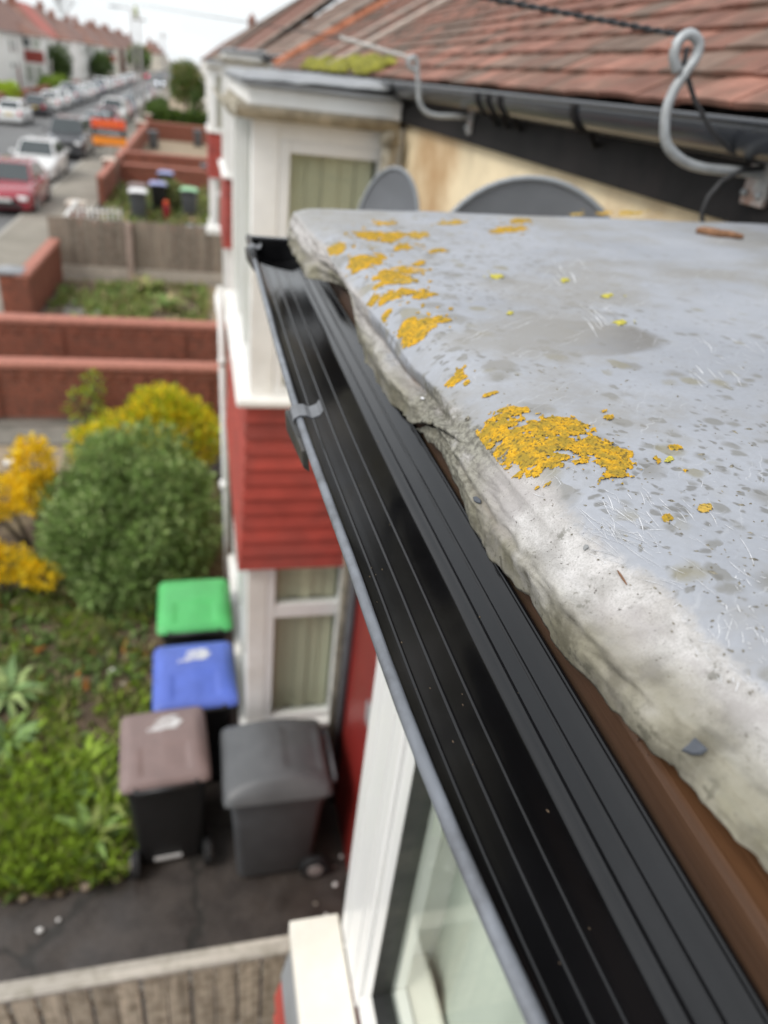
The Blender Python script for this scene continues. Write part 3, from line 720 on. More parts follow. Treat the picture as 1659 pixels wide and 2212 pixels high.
# ------------------------------------------------------------------ bay windows of the neighbouring houses
def window(parent, x0, x1, y, z0, z1, fr=.05, depth=.06, blindm='blind', slats=True, axis='x', glass='pane_glass'):
    """a framed pane in a wall facing -Y (axis x) or -X (axis y: x0,x1 run along Y, y is the X of the face)"""
    def T(b): return b if axis == 'x' else (b[2], b[3], b[0], b[1], b[4], b[5])
    mb = MB()
    for bx in ((x0, x0+fr, y-.012, y+depth, z0, z1), (x1-fr, x1, y-.012, y+depth, z0, z1), (x0+fr, x1-fr, y-.01, y+depth, z0, z0+fr), (x0+fr, x1-fr, y-.01, y+depth, z1-fr, z1)):
        mb.box(*T(bx))
    w = mb.build('window', 'white_upvc', parent, bevel=.006)
    mb = MB(); q0 = T((x0+fr, x1-fr, y+.02, y+.02, z0+fr, z1-fr))
    if axis == 'x': mb.quad((q0[0], q0[2], q0[4]), (q0[1], q0[2], q0[4]), (q0[1], q0[2], q0[5]), (q0[0], q0[2], q0[5]))
    else: mb.quad((q0[0], q0[3], q0[4]), (q0[0], q0[2], q0[4]), (q0[0], q0[2], q0[5]), (q0[0], q0[3], q0[5]))
    mb.build('pane', glass, w)
    if slats:
        mb = MB(); k = x0+fr; i = 0
        while k < x1-fr-.02:
            e_ = min(.085, x1-fr-k); yy = y+.075 + (.012 if i % 2 else 0)
            mb.box(*T((k+.002, k+e_-.001, yy, yy+.006, z0+fr-.01, z1-fr+.01))); k += .085; i += 1
        mb.build('vertical_blind', blindm, w)
    return w
def bay(label, x0, x1, y0, y1, zr, white_face=True, blindm='blind', detail=True):
    t = thing('bay_window', label, 'bay window', (0, 0, 0))
    ov = .13                      # the roof overhangs the bay on all sides
    zs, zh, zg = 3.42, 2.25, .78  # first-floor sill, ground-floor head, ground-floor sill
    box('base_wall', (x0+.02, x1, y0+.02, y1-.02, -.05, zg-.06), 'red_board', t)
    # window storeys are hollow: corner posts, back wall, floors
    for za, zb in ((zg, zh), (zs, zr-.12)):
        for (a, b_, c, d) in ((x0, x0+.13, y0, y0+.13), (x0, x0+.13, y1-.13, y1), (x1-.06, x1, y0, y0+.1), (x1-.06, x1, y1-.1, y1)):
            box('corner_post', (a, b_, c, d, za, zb), 'white_paint', t, .006)
        box('inner_wall', (x0+.25, x1-.02, y0+.22, y1-.22, za, zb), 'room', t)
        h_ = zb-za
        window(t, x0+.13, x1-.06, y0+.015, za, zb-.28*h_ if za == zg else zb-.10, .055, blindm=blindm)
        if za == zg: window(t, x0+.13, x1-.06, y0+.015, zb-.28*h_, zb, .055, blindm=blindm)
        else: box('head_panel', (x0+.13, x1-.06, y0+.004, y0+.07, zb-.10, zb), 'white_paint', t)
        n = 3
        for k in range(n):
            a = y0+.13+(y1-y0-.26)*k/n; b_ = y0+.13+(y1-y0-.26)*(k+1)/n
            window(t, a, b_, x0+.015, za, zb, .06, blindm=blindm, axis='y')
    box('sill', (x0-.075, x1, y0-.075, y1+.075, zs-.05, zs), 'white_paint', t, .015)
    box('sill', (x0-.05, x1, y0-.05, y1+.05, zg-.058, zg-.002), 'white_paint', t, .012)
    # red boards lapped on both visible faces, one object per board
    box('board_backing', (x0+.03, x1, y0+.03, y1-.03, zh, zs-.05), 'red_board', t)
    n = 11; dz = (zs-.055-zh)/n
    for k in range(n):
        za = zh+k*dz; fl = .035*(1-k/n)**2
        mb = MB(); zt = za+dz+.012
        for f_ in (0, 1):
            if f_ == 0: v = [(x0-.03-fl, y0-.03-fl, za), (x1, y0-.03-fl, za), (x1, y0-.008-fl, zt), (x0-.008-fl, y0-.008-fl, zt), (x0-.03-fl+.02, y0-.012-fl+.02, za), (x1, y0+.008, za), (x1, y0+.012, zt), (x0+.012, y0+.012, zt)]
            else: v = [(x0-.03-fl, y1+.03+fl, za), (x0-.03-fl, y0-.03-fl, za), (x0-.008-fl, y0-.008-fl, zt), (x0-.008-fl, y1+.008+fl, zt), (x0+.008, y1, za), (x0-.03-fl+.02, y0-.012-fl+.02, za), (x0+.012, y0+.012, zt), (x0+.012, y1, zt)]
            mb.add(v, [(0, 1, 2, 3), (5, 4, 7, 6), (0, 4, 5, 1), (3, 2, 6, 7), (1, 5, 6, 2), (0, 3, 7, 4)])
        mb.build('cladding_board', 'red_board', t)
    # eaves: white fascia, old iron gutter on three sides, lead flat roof
    box('fascia', (x0-.02, x1-.03, y0-.02, y1+.02, zr-.122, zr-.01), 'white_paint', t, .004)
    gx, gy0, gy1 = x0-.078, y0-.082, y1+.082
    mb = MB(); trough(mb, [(x1-.06, gy0, zr-.082), (gx, gy0, zr-.082)], .05, .052, .006, 12)
    trough(mb, [(gx, gy0-.03, zr-.082), (gx, gy1, zr-.082)], .05, .052, .006, 12)
    mb.build('iron_gutter', 'dirty_iron', t, True)
    mb = MB(); nx = 24
    def top(a, b_):
        e_ = min(a, b_, 1-b_)
        return (x0-.06+(x1+.04-x0)*a + .006*fbm(a*9, b_*9, 3), y0-.06+(y1-y0+.12)*b_, zr+.045 + .012*fbm(a*4, b_*5, 1) - (.028 if e_ < .001 else 0) + a*.02)
    mb.grid(top, nx, nx); mb.build('flat_roof', 'grey_lead', t, True)
    box('roof_deck', (x0-.05, x1, y0-.05, y1+.05, zr-.008, zr+.012), 'grey_lead', t)
    mb = MB(); mb.cyl((x1-.09, y0-.082, zr-.14), (0, 0, 1), .05, .1, 14, r2=.03); mb.tube([(x1-.09, y0-.082, zr-.18), (x1-.09, y0-.07, zr-.3), (x1-.085, y0-.05, zr-.42), (x1-.08, y0-.045, .1)], .034, 12); mb.build('downpipe', 'dirty_iron', t, True)
    return t
bay('white neighbouring bay window with red boards between floors and dirty iron gutter', .255, .99, 3.85, 6.05, 4.94)
bay('white bay window two houses along, showing one grey blind over the nearer bay roof', .47, 1.2, 13.4, 15.6, 5.17, blindm='blind_grey')
bay('far white bay window at the end of the terrace, seen edge on', .35, 1.1, 22.5, 24.8, 5.0, blindm='blind_grey')
# white corner pipe beyond the neighbour's bay and the white canopy ends on it
t = thing('white_downpipe', 'thin white downpipe on the street side of the neighbouring bay', 'downpipe')
mb = MB(); mb.tube([(.165, 6.25, 3.4), (.185, 6.25, 2.2), (.205, 6.25, .4)], .032, 10); mb.build('pipe', 'white_paint', t, True)
for z in (2.75, 1.5):
    mb = MB(); mb.cyl((.18, 6.25, z), (0, 0, 1), .042, .07, 10); mb.build('collar', 'white_paint', t, True)
for y0_, z0_, l_ in ((9.2, 2.3, 'white door canopy end sticking out beside the rear brick wall'), (18.9, 1.4, 'white window box end beside the board fence')):
    t = tag(box('white_canopy', (.18, .98, y0_, y0_+.5, z0_, z0_+.16), 'white_paint', None, .03), l_, 'canopy')
# door recess wall between own bay and neighbour: red brick strip, grey pipe
t = thing('red_porch_wall', 'deep red painted strip of wall between the two bays with a pale bell plate', 'wall')
box('wall_panel', (.955, .998, 2.35, 3.72, -.05, 2.75), 'red_door', t)
box('bell_plate', (.945, .9545, 3.02, 3.10, 1.56, 1.72), 'galv', t, .002)
t = thing('grey_downpipe', 'dark grey downpipe beside the lower bay window', 'downpipe')
mb = MB(); mb.tube([(.93, 3.66, 3.4), (.93, 3.66, .05)], .036, 12); mb.build('pipe', 'bin_grey', t, True)

# ------------------------------------------------------------------ the next houses of the terrace
def next_house(label, x, y0, y1, ze, rd, tile='tile_dark'):
    t = thing('terraced_house', label, 'house')
    box('wall', (x, x+.4, y0, y1, -.05, ze-.05), 'house_white', t)
    box('fascia_board', (x-.1, x-.07, y0-.05, y1, ze-.12, ze), 'white_paint', t)
    mb = MB(); trough(mb, [(x-.14, y0-.05, ze+.0), (x-.14, y1, ze+.0)], .06, .06); mb.build('gutter', 'black_gutter', t, True)
    p = R(rd); c_, s_ = math.cos(p), math.sin(p); mb = MB()
    for k in range(16):                              # courses as stepped strips
        a = Vector((x-.12+k*.3*c_, 0, ze+.02+k*.3*s_)); b_ = a + Vector((c_, 0, s_))*.33
        mb.add([(a.x, y0-.1, a.z+.03), (a.x, y1, a.z+.03), (b_.x, y1, b_.z), (b_.x, y0-.1, b_.z), (a.x, y0-.1, a.z), (a.x, y1, a.z)], [(0, 3, 2, 1), (0, 1, 5, 4)])
    mb.build('roof', tile, t)
    mb = MB(); v0 = Vector((x-.12, y0-.1, ze+.03))
    for q in range(2):
        yy = y0-.1
        mb.add([v0, v0+Vector((4.8*c_, 0, 4.8*s_)), v0+Vector((4.8*c_, .22, 4.8*s_+.06)), v0+Vector((0, .22, .06)), v0+Vector((0, 0, -.12)), v0+Vector((4.8*c_, 0, 4.8*s_-.12))], [(0, 1, 2, 3), (4, 5, 1, 0)])
    mb.build('verge', 'mortar', t)
    for k in range(4):
        yy = y0+2+k*(y1-y0-3)/4; w = window(t, yy, yy+1.2, x-.02, 3.2, 4.6, axis='y', slats=False, glass='window_dark')
    mb = MB(); mb.box(x+3.4, x+4.0, y0+2.5, y0+3.6, ze+1.9, ze+3.4); ch = mb.build('chimney', 'chimney_brick', t)
    for q in range(3):
        m2 = MB(); m2.cyl((x+3.7, y0+2.75+q*.3, ze+3.55), (0, 0, 1), .1, .32, 10, r2=.08); m2.build('pot', 'orange_tile', ch, True)
    return t
next_house('terraced house just past the orange verge with black gutter over white fascia', 1.22, 10.35, 16.6, 5.16, 33)
next_house('farther terraced house whose ragged ridge meets the sky', 1.22, 17.0, 34, 5.2, 36, 'tile_red')
next_house('farthest terraced house on the near side of the street', 1.1, 35, 70, 5.2, 36)
next_house('distant terrace run towards the end of the near side', 1.1, 71, 160, 5.2, 36, 'tile_red')

# ================================================================== THE BAY IN THE FOREGROUND
bw = thing('bay_window', 'foreground bay under the grey lead roof, white framed window seen from above', 'bay window', (0, 0, 0))
box('corner_post', (.26, .34, .665, .83, 3.45, 4.70), 'white_upvc', bw, .004)
mb = MB(); mb.box(.2575, .2597, .70, .704, 3.46, 4.69); mb.box(.2575, .2597, .775, .78, 3.46, 4.69); mb.build('post_bead', 'white_upvc', bw, bevel=.002)
mb = MB(); mb.box(.268, .33, .612, .663, 3.615, 4.55); mb.box(.268, .33, -1.2, .663, 3.505, 3.612); mb.box(.268, .33, -1.2, .663, 4.552, 4.7); mb.box(.264, .335, -1.2, .664, 3.452, 3.503)
wf = mb.build('window', 'white_upvc', bw, bevel=.004)
mb = MB(); mb.box(.2645, .30, .6065, .6115, 3.617, 4.55); mb.box(.2645, .30, -1.2, .6115, 3.612, 3.617); mb.build('gasket', 'black_dusty', wf)
mb = MB(); mb.quad((.286, .606, 3.618), (.286, -1.2, 3.618), (.286, -1.2, 4.55), (.286, .606, 4.55)); mb.build('pane', 'pane_glass', wf)
box('inner_sill', (.335, .385, -1.2, .83, 3.56, 3.60), 'cream_sill', bw)
mb = MB()
def drape(a, b): return (.40 + .012*math.sin(a*70) + .006*math.sin(a*31), -1.2+2.0*a, 3.45+1.2*b)
mb.grid(drape, 160, 2); mb.build('pale_curtain', 'pale_room', bw, True)
box('sill', (.152, .2585, -1.4, .857, 3.40, 3.45), 'cream_sill', bw, .004)
mb = MB(); mb.add([(.165, -1.4, 3.398), (.165, .85, 3.398), (.143, .87, 3.20), (.143, -1.4, 3.20), (.19, .85, 3.398), (.19, .87, 3.2)], [(0, 3, 2, 1), (1, 2, 5, 4)]); mb.build('lead_apron', 'grey_lead', bw)
for k in range(9):
    z = 3.19-.1*k; mb = MB(); mb.add([(.132, -1.4, z-.1), (.132, .88, z-.1), (.146, .866, z+.01), (.146, -1.4, z+.01), (.3, .88, z-.1), (.3, .866, z+.01)], [(0, 1, 2, 3), (1, 4, 5, 2)]); mb.build('cladding_board', 'red_board', bw)
box('lower_wall', (.28, 1.0, -1.4, .84, -.05, 3.19), 'red_board', bw)
box('party_wall', (.34, 1.0, .67, .83, 3.2, 4.7), 'white_paint', bw)
box('soffit', (.178, 1.0, -1.4, .985, 4.702, 4.712), 'white_upvc', bw)
fb = box('fascia_board', (.157, .177, -1.4, .99, 4.70, 4.798), 'fascia_timber', bw, .003)
box('gap_shade', (.172, .179, -1.4, .985, 4.7985, 4.8115), 'dark_void', bw)  # near-black strip painting the shadow gap between timber and lead
box('fascia_return', (.178, 1.0, .968, .988, 4.714, 4.806), 'fascia_timber', bw)
box('roof_boarding', (.195, 1.0, -1.4, .98, 4.812, 4.824), 'dark_void', bw)

# ---------------------------------------------------------------- lead flat roof with dressed, torn edge
FOLD = [(-.2, .182), (.1, .176), (.131, .173), (.179, .166), (.203, .164), (.23, .160), (.271, .157), (.378, .154), (.46, .153), (.535, .151), (.662, .142), (.85, .136), (1.06, .125)]
DX = [(-.2, .150), (.6, .149), (.70, .150), (.80, .150), (.822, .139), (.845, .122), (.93, .118), (1.06, .121)]
DZ = [(-.2, -.165), (.05, -.172), (.09, -.177), (.126, -.184), (.177, -.198), (.216, -.206), (.241, -.201), (.262, -.208), (.296, -.215), (.349, -.209), (.393, -.2), (.451, -.21), (.496, -.216), (.556, -.226), (.615, -.226), (.675, -.219), (.70, -.19), (.76, -.189), (.82, -.198), (.85, -.203), (.93, -.2), (1.06, -.206)]
def lead_top(x, y):
    xf = itp(FOLD, y); d = max(0., x-xf)
    z = H - .1565 + .04*(x-.15) - .0145*math.exp(-(d/.0135)**1.25)*(1 if y < .7 else max(.45, 1-(y-.7)*3))
    z -= .0055*math.exp(-((y-.50)/.10)**2)*math.exp(-d/.016)*(.75+.6*fbm(y*11, 4.)) 
    z += .0016*fbm(x*5, y*5, 2.) + .0006*fbm(x*17, y*17, 5.)
    z += .0035*math.exp(-((x-xf-.03)/.02)**2)*fbm(y*9, x*4, 8.)
    return z
def lead_pt(v, y):
    """v 0..1 up the dressed edge, above 1 metres in from the fold"""
    y_ = y; xf = itp(FOLD, y)
    if v > 1:
        x = xf + (v-1); return Vector((x, y_, lead_top(x, y)))
    xd = itp(DX, y) + .0028*fbm(y*28, 1.) + .0012*fbm(y*90, 3.)
    zd = H + itp(DZ, y) + .0035*fbm(y*24, 7.) + .0016*fbm(y*110, 9.)
    zf = lead_top(xf, y); w = v
    x = xd + (xf-xd)*(w**1.2); z = zd + (zf-zd)*(1-(1-w)**1.1)
    A = math.sin(math.pi*min(1, w))**.8
    bul = .0022 + .007*fbm(y*7.5, w*1.6, 11.) + .0018*fbm(y*23, w*5, 4.) + .0005*fbm(y*90, w*22, 6.)
    if y > .78: bul += .006*fbm(y*26, w*4, 13.)
    bul += .0012 - .0042*abs(fbm(y*11, w*1.6, 21.))*(1 if y > .3 else .4) - .0011*abs(fbm(y*37, w*5.5, 23.))*(1 if y > .3 else .5)
    bul -= .0105*math.exp(-((w-.66)/.13)**2)*math.exp(-((y-.53)/.11)**2)
    bul += .0055*math.exp(-((w-.33)/.15)**2)*math.exp(-((y-.54)/.11)**2)
    bul += .0035*math.exp(-((w-.55)/.2)**2)*math.exp(-((y-.22)/.08)**2)
    bul -= .004*math.exp(-((w-.42-.12*fbm(y*6, 2.))/.06)**2)*math.exp(-((y-.34)/.07)**2)
    n_ = Vector((-.86, 0, .5))
    p = Vector((x, y_, z)) + n_*(bul*A)
    return p
VS = [k/30 for k in range(31)]; dd = 0.; st = .0014
while dd < .87: dd += st; st = min(.02, st*1.045); VS.append(1+dd)
def cut(v): return .455 - .118*min(v, .8) + (.004*fbm(v*5, 2.) + .0015*fbm(v*19, 5.) if v < 1 else 0)
def sheet(y0f, y1f, ny, liftf):
    me_v = []; me_up = []
    for j in range(ny+1):
        for v in VS:
            y = y0f(v) + (y1f(v)-y0f(v))*j/ny
            p = lead_pt(v, y); p = p + liftf(v, y)
            me_v.append(tuple(p)); me_up.append(v if v <= 1 else min(2., 1+(v-1)/.02))
    n = len(VS); f = [(j*n+i, j*n+i+1, (j+1)*n+i+1, (j+1)*n+i) for j in range(ny) for i in range(n-1)]
    return me_v, f, me_up
Z3 = Vector((0, 0, 0))
def lift_far(v, y):
    if v >= .8: return Z3
    k = (1-v/.8)**.6*math.exp(-max(0, y-cut(v))/.016); return Vector((-.0048, 0, .0050))*k
def lift_near(v, y):
    if v >= .8: return Z3
    k = (1-v/.8)**.6; e_ = math.exp(-max(0, cut(v)-y)/.02)
    return Vector((.0012, 0, -.0030))*k*e_
v1, f1, u1 = sheet(cut, lambda v: 1.05 + (.004*fbm(v*8, 3.) if v > 1 else .01*fbm(v*3, 6.)), 330, lift_far)
v2, f2, u2 = sheet(lambda v: -.08, lambda v: cut(v) + (.008*(1-v/.8) if v < .8 else 0), 270, lift_near)
v3, f3, u3 = sheet(lambda v: -1.42, lambda v: -.08, 110, lambda v, y: Z3)
f2 = f2 + [tuple(i+len(v2) for i in q) for q in f3]; v2 = v2+v3; u2 = u2+u3
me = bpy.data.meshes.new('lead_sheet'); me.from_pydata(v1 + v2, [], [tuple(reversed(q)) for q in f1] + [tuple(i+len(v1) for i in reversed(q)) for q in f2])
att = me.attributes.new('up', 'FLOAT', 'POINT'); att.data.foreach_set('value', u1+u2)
att = me.attributes.new('crease_tone', 'FLOAT', 'POINT')
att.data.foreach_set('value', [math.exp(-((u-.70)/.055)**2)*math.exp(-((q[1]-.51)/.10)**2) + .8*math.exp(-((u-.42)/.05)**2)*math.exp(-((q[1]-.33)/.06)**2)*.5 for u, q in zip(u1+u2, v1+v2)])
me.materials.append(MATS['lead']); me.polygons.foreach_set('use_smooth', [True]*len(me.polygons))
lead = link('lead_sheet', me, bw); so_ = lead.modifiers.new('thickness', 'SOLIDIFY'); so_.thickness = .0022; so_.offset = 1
# make sure normals look up, then thickness goes down
me.update(); bm = bmesh.new(); bm.from_mesh(me); bmesh.ops.remove_doubles(bm, verts=bm.verts[:], dist=2e-6); bm.to_mesh(me); bm.normal_update()
if sum(f.normal.z for f in list(bm.faces)[:4000:7]) < 0: bmesh.ops.reverse_faces(bm, faces=bm.faces[:]); bm.to_mesh(me)
bm.free(); so_.offset = -1
box('roof_edge_turn', (.13, 1.0, 1.0505, 1.054, 4.79, 4.832), 'grey_lead', bw)

# ---------------------------------------------------------------- lichen: crusty rafts grown on the lead
def proj(p):
    q = M3.T @ np.array([p[0], p[1], p[2]-H]); return 829.5+q[0]/q[2]*F, 1106+q[1]/q[2]*F
def lichen(label, ells, m='lichen', thr=.12, res=.0007, hmax=.0017, seed=0, fr=170., noise_amt=.95, parent=None, name='lichen_patch'):
    rl = random.Random(int(seed*10)+len(ells))
    ells = list(ells) + [(u+rl.gauss(0, 1.0)*rx, v+rl.gauss(0, 1.0)*ry, rx*rl.uniform(.04, .22), ry*rl.uniform(.08, .3)) for u, v, rx, ry in ells for _ in range(11)]
    us = [atz(u+s*rx*1.1, v+q*ry*1.1, 4.843) for u, v, rx, ry in ells for s in (-1, 1) for q in (-1, 1)]
    x0, x1 = min(p.x for p in us), max(p.x for p in us); y0, y1 = min(p.y for p in us), max(p.y for p in us)
    res = max(res, (x1-x0)/150, (y1-y0)/190)
    nx, ny = int((x1-x0)/res)+2, int((y1-y0)/res)+2
    Hh = {}
    for i in range(nx+1):
        for j in range(ny+1):
            x = x0+i*res; y = y0+j*res
            if x < itp(FOLD, y)+.0005: continue
            u, v = proj((x, y, 4.843))
            s = max(1-((u-cu)/rx)**2-((v-cv)/ry)**2 for cu, cv, rx, ry in ells)
            if s < -.6: continue
            s += noise_amt*fbm(x*fr, y*fr, seed, 5) + .3*fbm(x*40, y*40, seed+3, 3)
            if s > thr: Hh[i, j] = min(1., (s-thr)*2.2)
    V = []; idx = {}
    for (i, j), h in Hh.items():
        x = x0+i*res; y = y0+j*res
        c = noise.noise((x*1500, y*1500, seed)); c2 = noise.noise((x*600, y*600, seed+2)); 
        idx[i, j] = len(V)
        V.append((x+res*.3*c2, y+res*.3*c, lead_top(x, y) - .0002 + hmax*(min(1, h*2.2)*(.62+.5*c2+.35*c))))
    Fc = [(idx[i, j], idx[i+1, j], idx[i+1, j+1], idx[i, j+1]) for (i, j) in idx if (i+1, j) in idx and (i, j+1) in idx and (i+1, j+1) in idx]
    if not Fc: return
    me = bpy.data.meshes.new(name); me.from_pydata(V, [], Fc); me.materials.append(MATS[m])
    ca = me.attributes.new('core', 'FLOAT', 'POINT'); ca.data.foreach_set('value', [Hh[k] for k in idx])
    me.polygons.foreach_set('use_smooth', [True]*len(Fc))
    o = link(name, me, lead if parent is None else parent)
    if label: o['label'] = label
    return o
lichen('largest bright orange lichen raft by the torn lead edge', [(1075, 905, 52, 24), (1115, 940, 50, 28), (1165, 968, 52, 22), (1105, 890, 40, 10), (1190, 925, 70, 22), (1235, 935, 45, 16), (1215, 965, 40, 15), (1268, 972, 52, 20), (1315, 995, 52, 24), (1335, 1018, 34, 20), (1330, 1036, 36, 10), (1190, 992, 50, 12), (1255, 1002, 30, 8), (1140, 958, 60, 16)], fr=190., thr=.08)
for k, e_ in enumerate([[(905, 695, 48, 18), (880, 686, 22, 10)], [(990, 798, 22, 11)], [(1062, 845, 17, 5)], [(1100, 880, 38, 7), (1130, 883, 14, 6)], [(850, 598, 48, 18), (885, 590, 35, 12)],
        [(795, 563, 42, 13), (770, 556, 20, 7)], [(878, 635, 46, 11), (840, 632, 20, 9)], [(720, 527, 26, 8), (735, 533, 18, 5)], [(938, 552, 24, 6)], [(848, 516, 36, 8), (805, 515, 26, 12)], [(900, 519, 28, 8)],
        [(1100, 512, 38, 8), (1080, 515, 26, 6)], [(1355, 491, 28, 4.5)], [(1298, 489, 20, 4)], [(1518, 1110, 20, 11)], [(1437, 1130, 13, 9)], [(1450, 984, 19, 7)], [(1478, 1031, 12, 6)], [(1218, 937, 9, 4)],
        [(945, 690, 14, 6)], [(835, 655, 20, 6)], [(930, 700, 20, 7)], [(810, 625, 16, 7)], [(1240, 490, 16, 3)], [(870, 540, 30, 6)], [(794, 513, 28, 9)], [(833, 489, 30, 5)], [(841, 525, 22, 7)], [(975, 494, 32, 5)], [(918, 641, 30, 7)], [(955, 697, 22, 6)], [(1010, 812, 8, 4)], [(870, 610, 24, 6)], [(905, 575, 20, 5)], [(1120, 497, 26, 4)]]):
    lichen(None, e_, seed=k*3.1, res=.0008 if e_[0][1] > 750 else .0013, fr=150. if e_[0][1] > 750 else 90., thr=.15, hmax=.0012)
for k, e_ in enumerate([[(1335, 718, 18, 7)], [(1307, 662, 18, 6)], [(1215, 625, 11, 5)], [(1440, 1008, 14, 7)], [(1100, 690, 10, 4)], [(1070, 610, 16, 5)]]):
    lichen('lime yellow lichen spot on the flat lead', e_, 'lichen_lime', seed=50+k, res=.001, fr=120.)
lichen('grey granular crust lump beside the tear', [(985, 868, 30, 13), (965, 862, 20, 8)], 'crust', seed=71, res=.0006, hmax=.0034, noise_amt=.3, thr=.0)
lichen('dark mossy crust on the fold beyond the tear', [(1040, 930, 42, 12), (1075, 950, 30, 9)], 'crust', seed=77, res=.0007, hmax=.002, noise_amt=.6)

# ---------------------------------------------------------------- scratches: fine white scrape marks in the soft lead
mb = MB()
def scratch(u, v, du, dv, bend, n, w):
    pts = []
    for k in range(n+1):
        s = k/n; p = atz(u+du*s-bend*dv*s*s, v+dv*s+bend*du*s*s*.4, 4.843)
        if p.x < itp(FOLD, p.y)+.003: continue
        pts.append(Vector((p.x, p.y, lead_top(p.x, p.y)+.00025)))
    if len(pts) < 3: return
    V = []
    for k, p in enumerate(pts):
        d = (pts[min(k+1, len(pts)-1)]-pts[max(k-1, 0)]).normalized(); s = Vector((-d.y, d.x, 0))
        ww = w*(math.sin(math.pi*(k+.3)/(len(pts)-.4))**.6)*rnd.uniform(.25, 1)
        V += [p - s*ww/2, p + s*ww/2]
    mb.add(V, [(2*k, 2*k+1, 2*k+3, 2*k+2) for k in range(len(pts)-1)])
def arcs(n, u0, u1, v0, v1, ang, spread, l0, l1, w0, w1, bend=.15):
    for _ in range(n):
        a = R(ang + rnd.gauss(0, spread)); L = rnd.uniform(l0, l1)
        scratch(rnd.uniform(u0, u1), rnd.uniform(v0, v1), L*math.cos(a), L*math.sin(a), rnd.gauss(0, bend), 7, rnd.uniform(w0, w1))
arcs(40, 1245, 1330, 1075, 1150, 33, 5, 40, 150, .0002, .0006, .05)
arcs(26, 1290, 1420, 1060, 1130, 55, 8, 12, 50, .0002, .0006, .25)
arcs(20, 1330, 1560, 1080, 1180, 35, 14, 10, 45, .0002, .0007, .3)
arcs(14, 1380, 1640, 1130, 1260, 38, 12, 15, 80, .0002, .0006, .2)
arcs(48, 1480, 1655, 1330, 1470, 50, 18, 8, 40, .00015, .00055, .4)
arcs(24, 1555, 1655, 1240, 1420, 45, 25, 5, 20, .0002, .0007, .4)
arcs(30, 1470, 1620, 745, 850, 42, 6, 12, 40, .0003, .0012, .2)
arcs(12, 1160, 1250, 575, 640, 42, 6, 15, 40, .0005, .0018, .2)
arcs(16, 1240, 1300, 670, 720, 40, 6, 15, 40, .0005, .0014, .2)
arcs(30, 1220, 1655, 1050, 1500, 40, 30, 4, 16, .0002, .0006, .5)
arcs(14, 1050, 1240, 985, 1080, 40, 10, 8, 30, .0002, .0006, .3)
tag(mb.build('scrape_mark', 'scratch', lead), kind='stuff')
# dark flecks of dirt
mb = MB()
for _ in range(520):
    u = rnd.uniform(1000, 1655); v = rnd.uniform(800, 1480); p = atz(u, v, 4.843)
    if p.x < itp(FOLD, p.y)+.004: continue
    r_ = rnd.uniform(.0002, .0007)*(1.6 if rnd.random() < .08 else 1); z = lead_top(p.x, p.y); L = rnd.uniform(1, 3); a = rnd.uniform(0, 3.14)
    mb.add([(p.x+math.cos(a)*r_*L, p.y+math.sin(a)*r_*L, z), (p.x-math.sin(a)*r_, p.y+math.cos(a)*r_, z), (p.x-math.cos(a)*r_*L, p.y-math.sin(a)*r_*L, z), (p.x+math.sin(a)*r_, p.y-math.cos(a)*r_, z), (p.x, p.y, z+r_*.8)], [(0, 1, 4), (1, 2, 4), (2, 3, 4), (3, 0, 4)])
tag(mb.build('dirt_fleck', 'crust', lead), kind='stuff')

# ---------------------------------------------------------------- loose bits lying on the lead
def flank_hit(u, v):
    """nearest point of the dressed lead edge along a pixel ray"""
    r = ray(u, v); r = Vector(r)/np.linalg.norm(r); best = (9, None, None)
    for j in range(140):
        y = .02+j*.004
        for w in [k/20 for k in range(24)]:
            p = lead_pt(w, y) if w <= 1 else lead_pt(1+(w-1)*.1, y); q = p - Vector((0, 0, H)); d = (q - r*q.dot(r)).length
            if d < best[0]: best = (d, p, (w, y))
    return best[1], best[2]
def chip(label, u, v, s, elong, m, name, ang, cat, onflat=False):
    if onflat: p = atz(u, v, 4.843); p.z = lead_top(p.x, p.y); nrm = Vector((0, 0, 1))
    else:
        p, (w, y) = flank_hit(u, v); a = lead_pt(min(1, w+.06), y)-lead_pt(max(0, w-.06), y); b_ = lead_pt(w, y+.01)-lead_pt(w, y-.01)
        nrm = a.cross(b_).normalized(); nrm = nrm if nrm.z > 0 else -nrm
    t1 = nrm.cross(Vector((math.cos(ang), math.sin(ang), .13))).normalized(); t2 = nrm.cross(t1)
    mb = MB(); n = 7; rr = [rnd.uniform(.65, 1.1) for _ in range(n)]
    ring = [t1*math.cos(k/n*6.283)*s*elong*rr[k] + t2*math.sin(k/n*6.283)*s*rr[k] for k in range(n)]
    hgt = s*.22; rr = [q*rnd.uniform(.75, 1.15) for q in rr]; ring = [t1*math.cos(k/n*6.283+.3*rnd.random())*s*elong*rr[k] + t2*math.sin(k/n*6.283)*s*rr[k] for k in range(n)]
    mb.add(ring + [q*.85+nrm*hgt for q in ring] + [nrm*hgt*1.1], [(k, (k+1) % n, n+(k+1) % n, n+k) for k in range(n)] + [(n+k, n+(k+1) % n, 2*n) for k in range(n)])
    o = mb.build(name, m, loc=p + nrm*(.0004 if onflat else .0010)); return tag(o, label, cat)
chip('small dark slate chip on the upper white lead edge, halfway along', 1030, 1085, .0024, 1.7, 'slate_chip', 'slate_chip', .4, 'slate chip')
chip('larger dark slate chip on the blurred near stretch of lead edge', 1508, 1632, .0036, 1.2, 'slate_chip', 'slate_chip', 1.2, 'slate chip')
chip('pale paint flake stuck on the lead just above the tear', 915, 862, .0014, 2.6, 'scratch', 'paint_flake', .2, 'paint flake')
chip('grey grit speck embedded in the white lead crust', 1272, 1188, .0016, 1.1, 'grey_lead', 'grit_speck', 1., 'grit')
p0 = atz(1497, 524, 4.852); p1 = atz(1592, 541, 4.852)
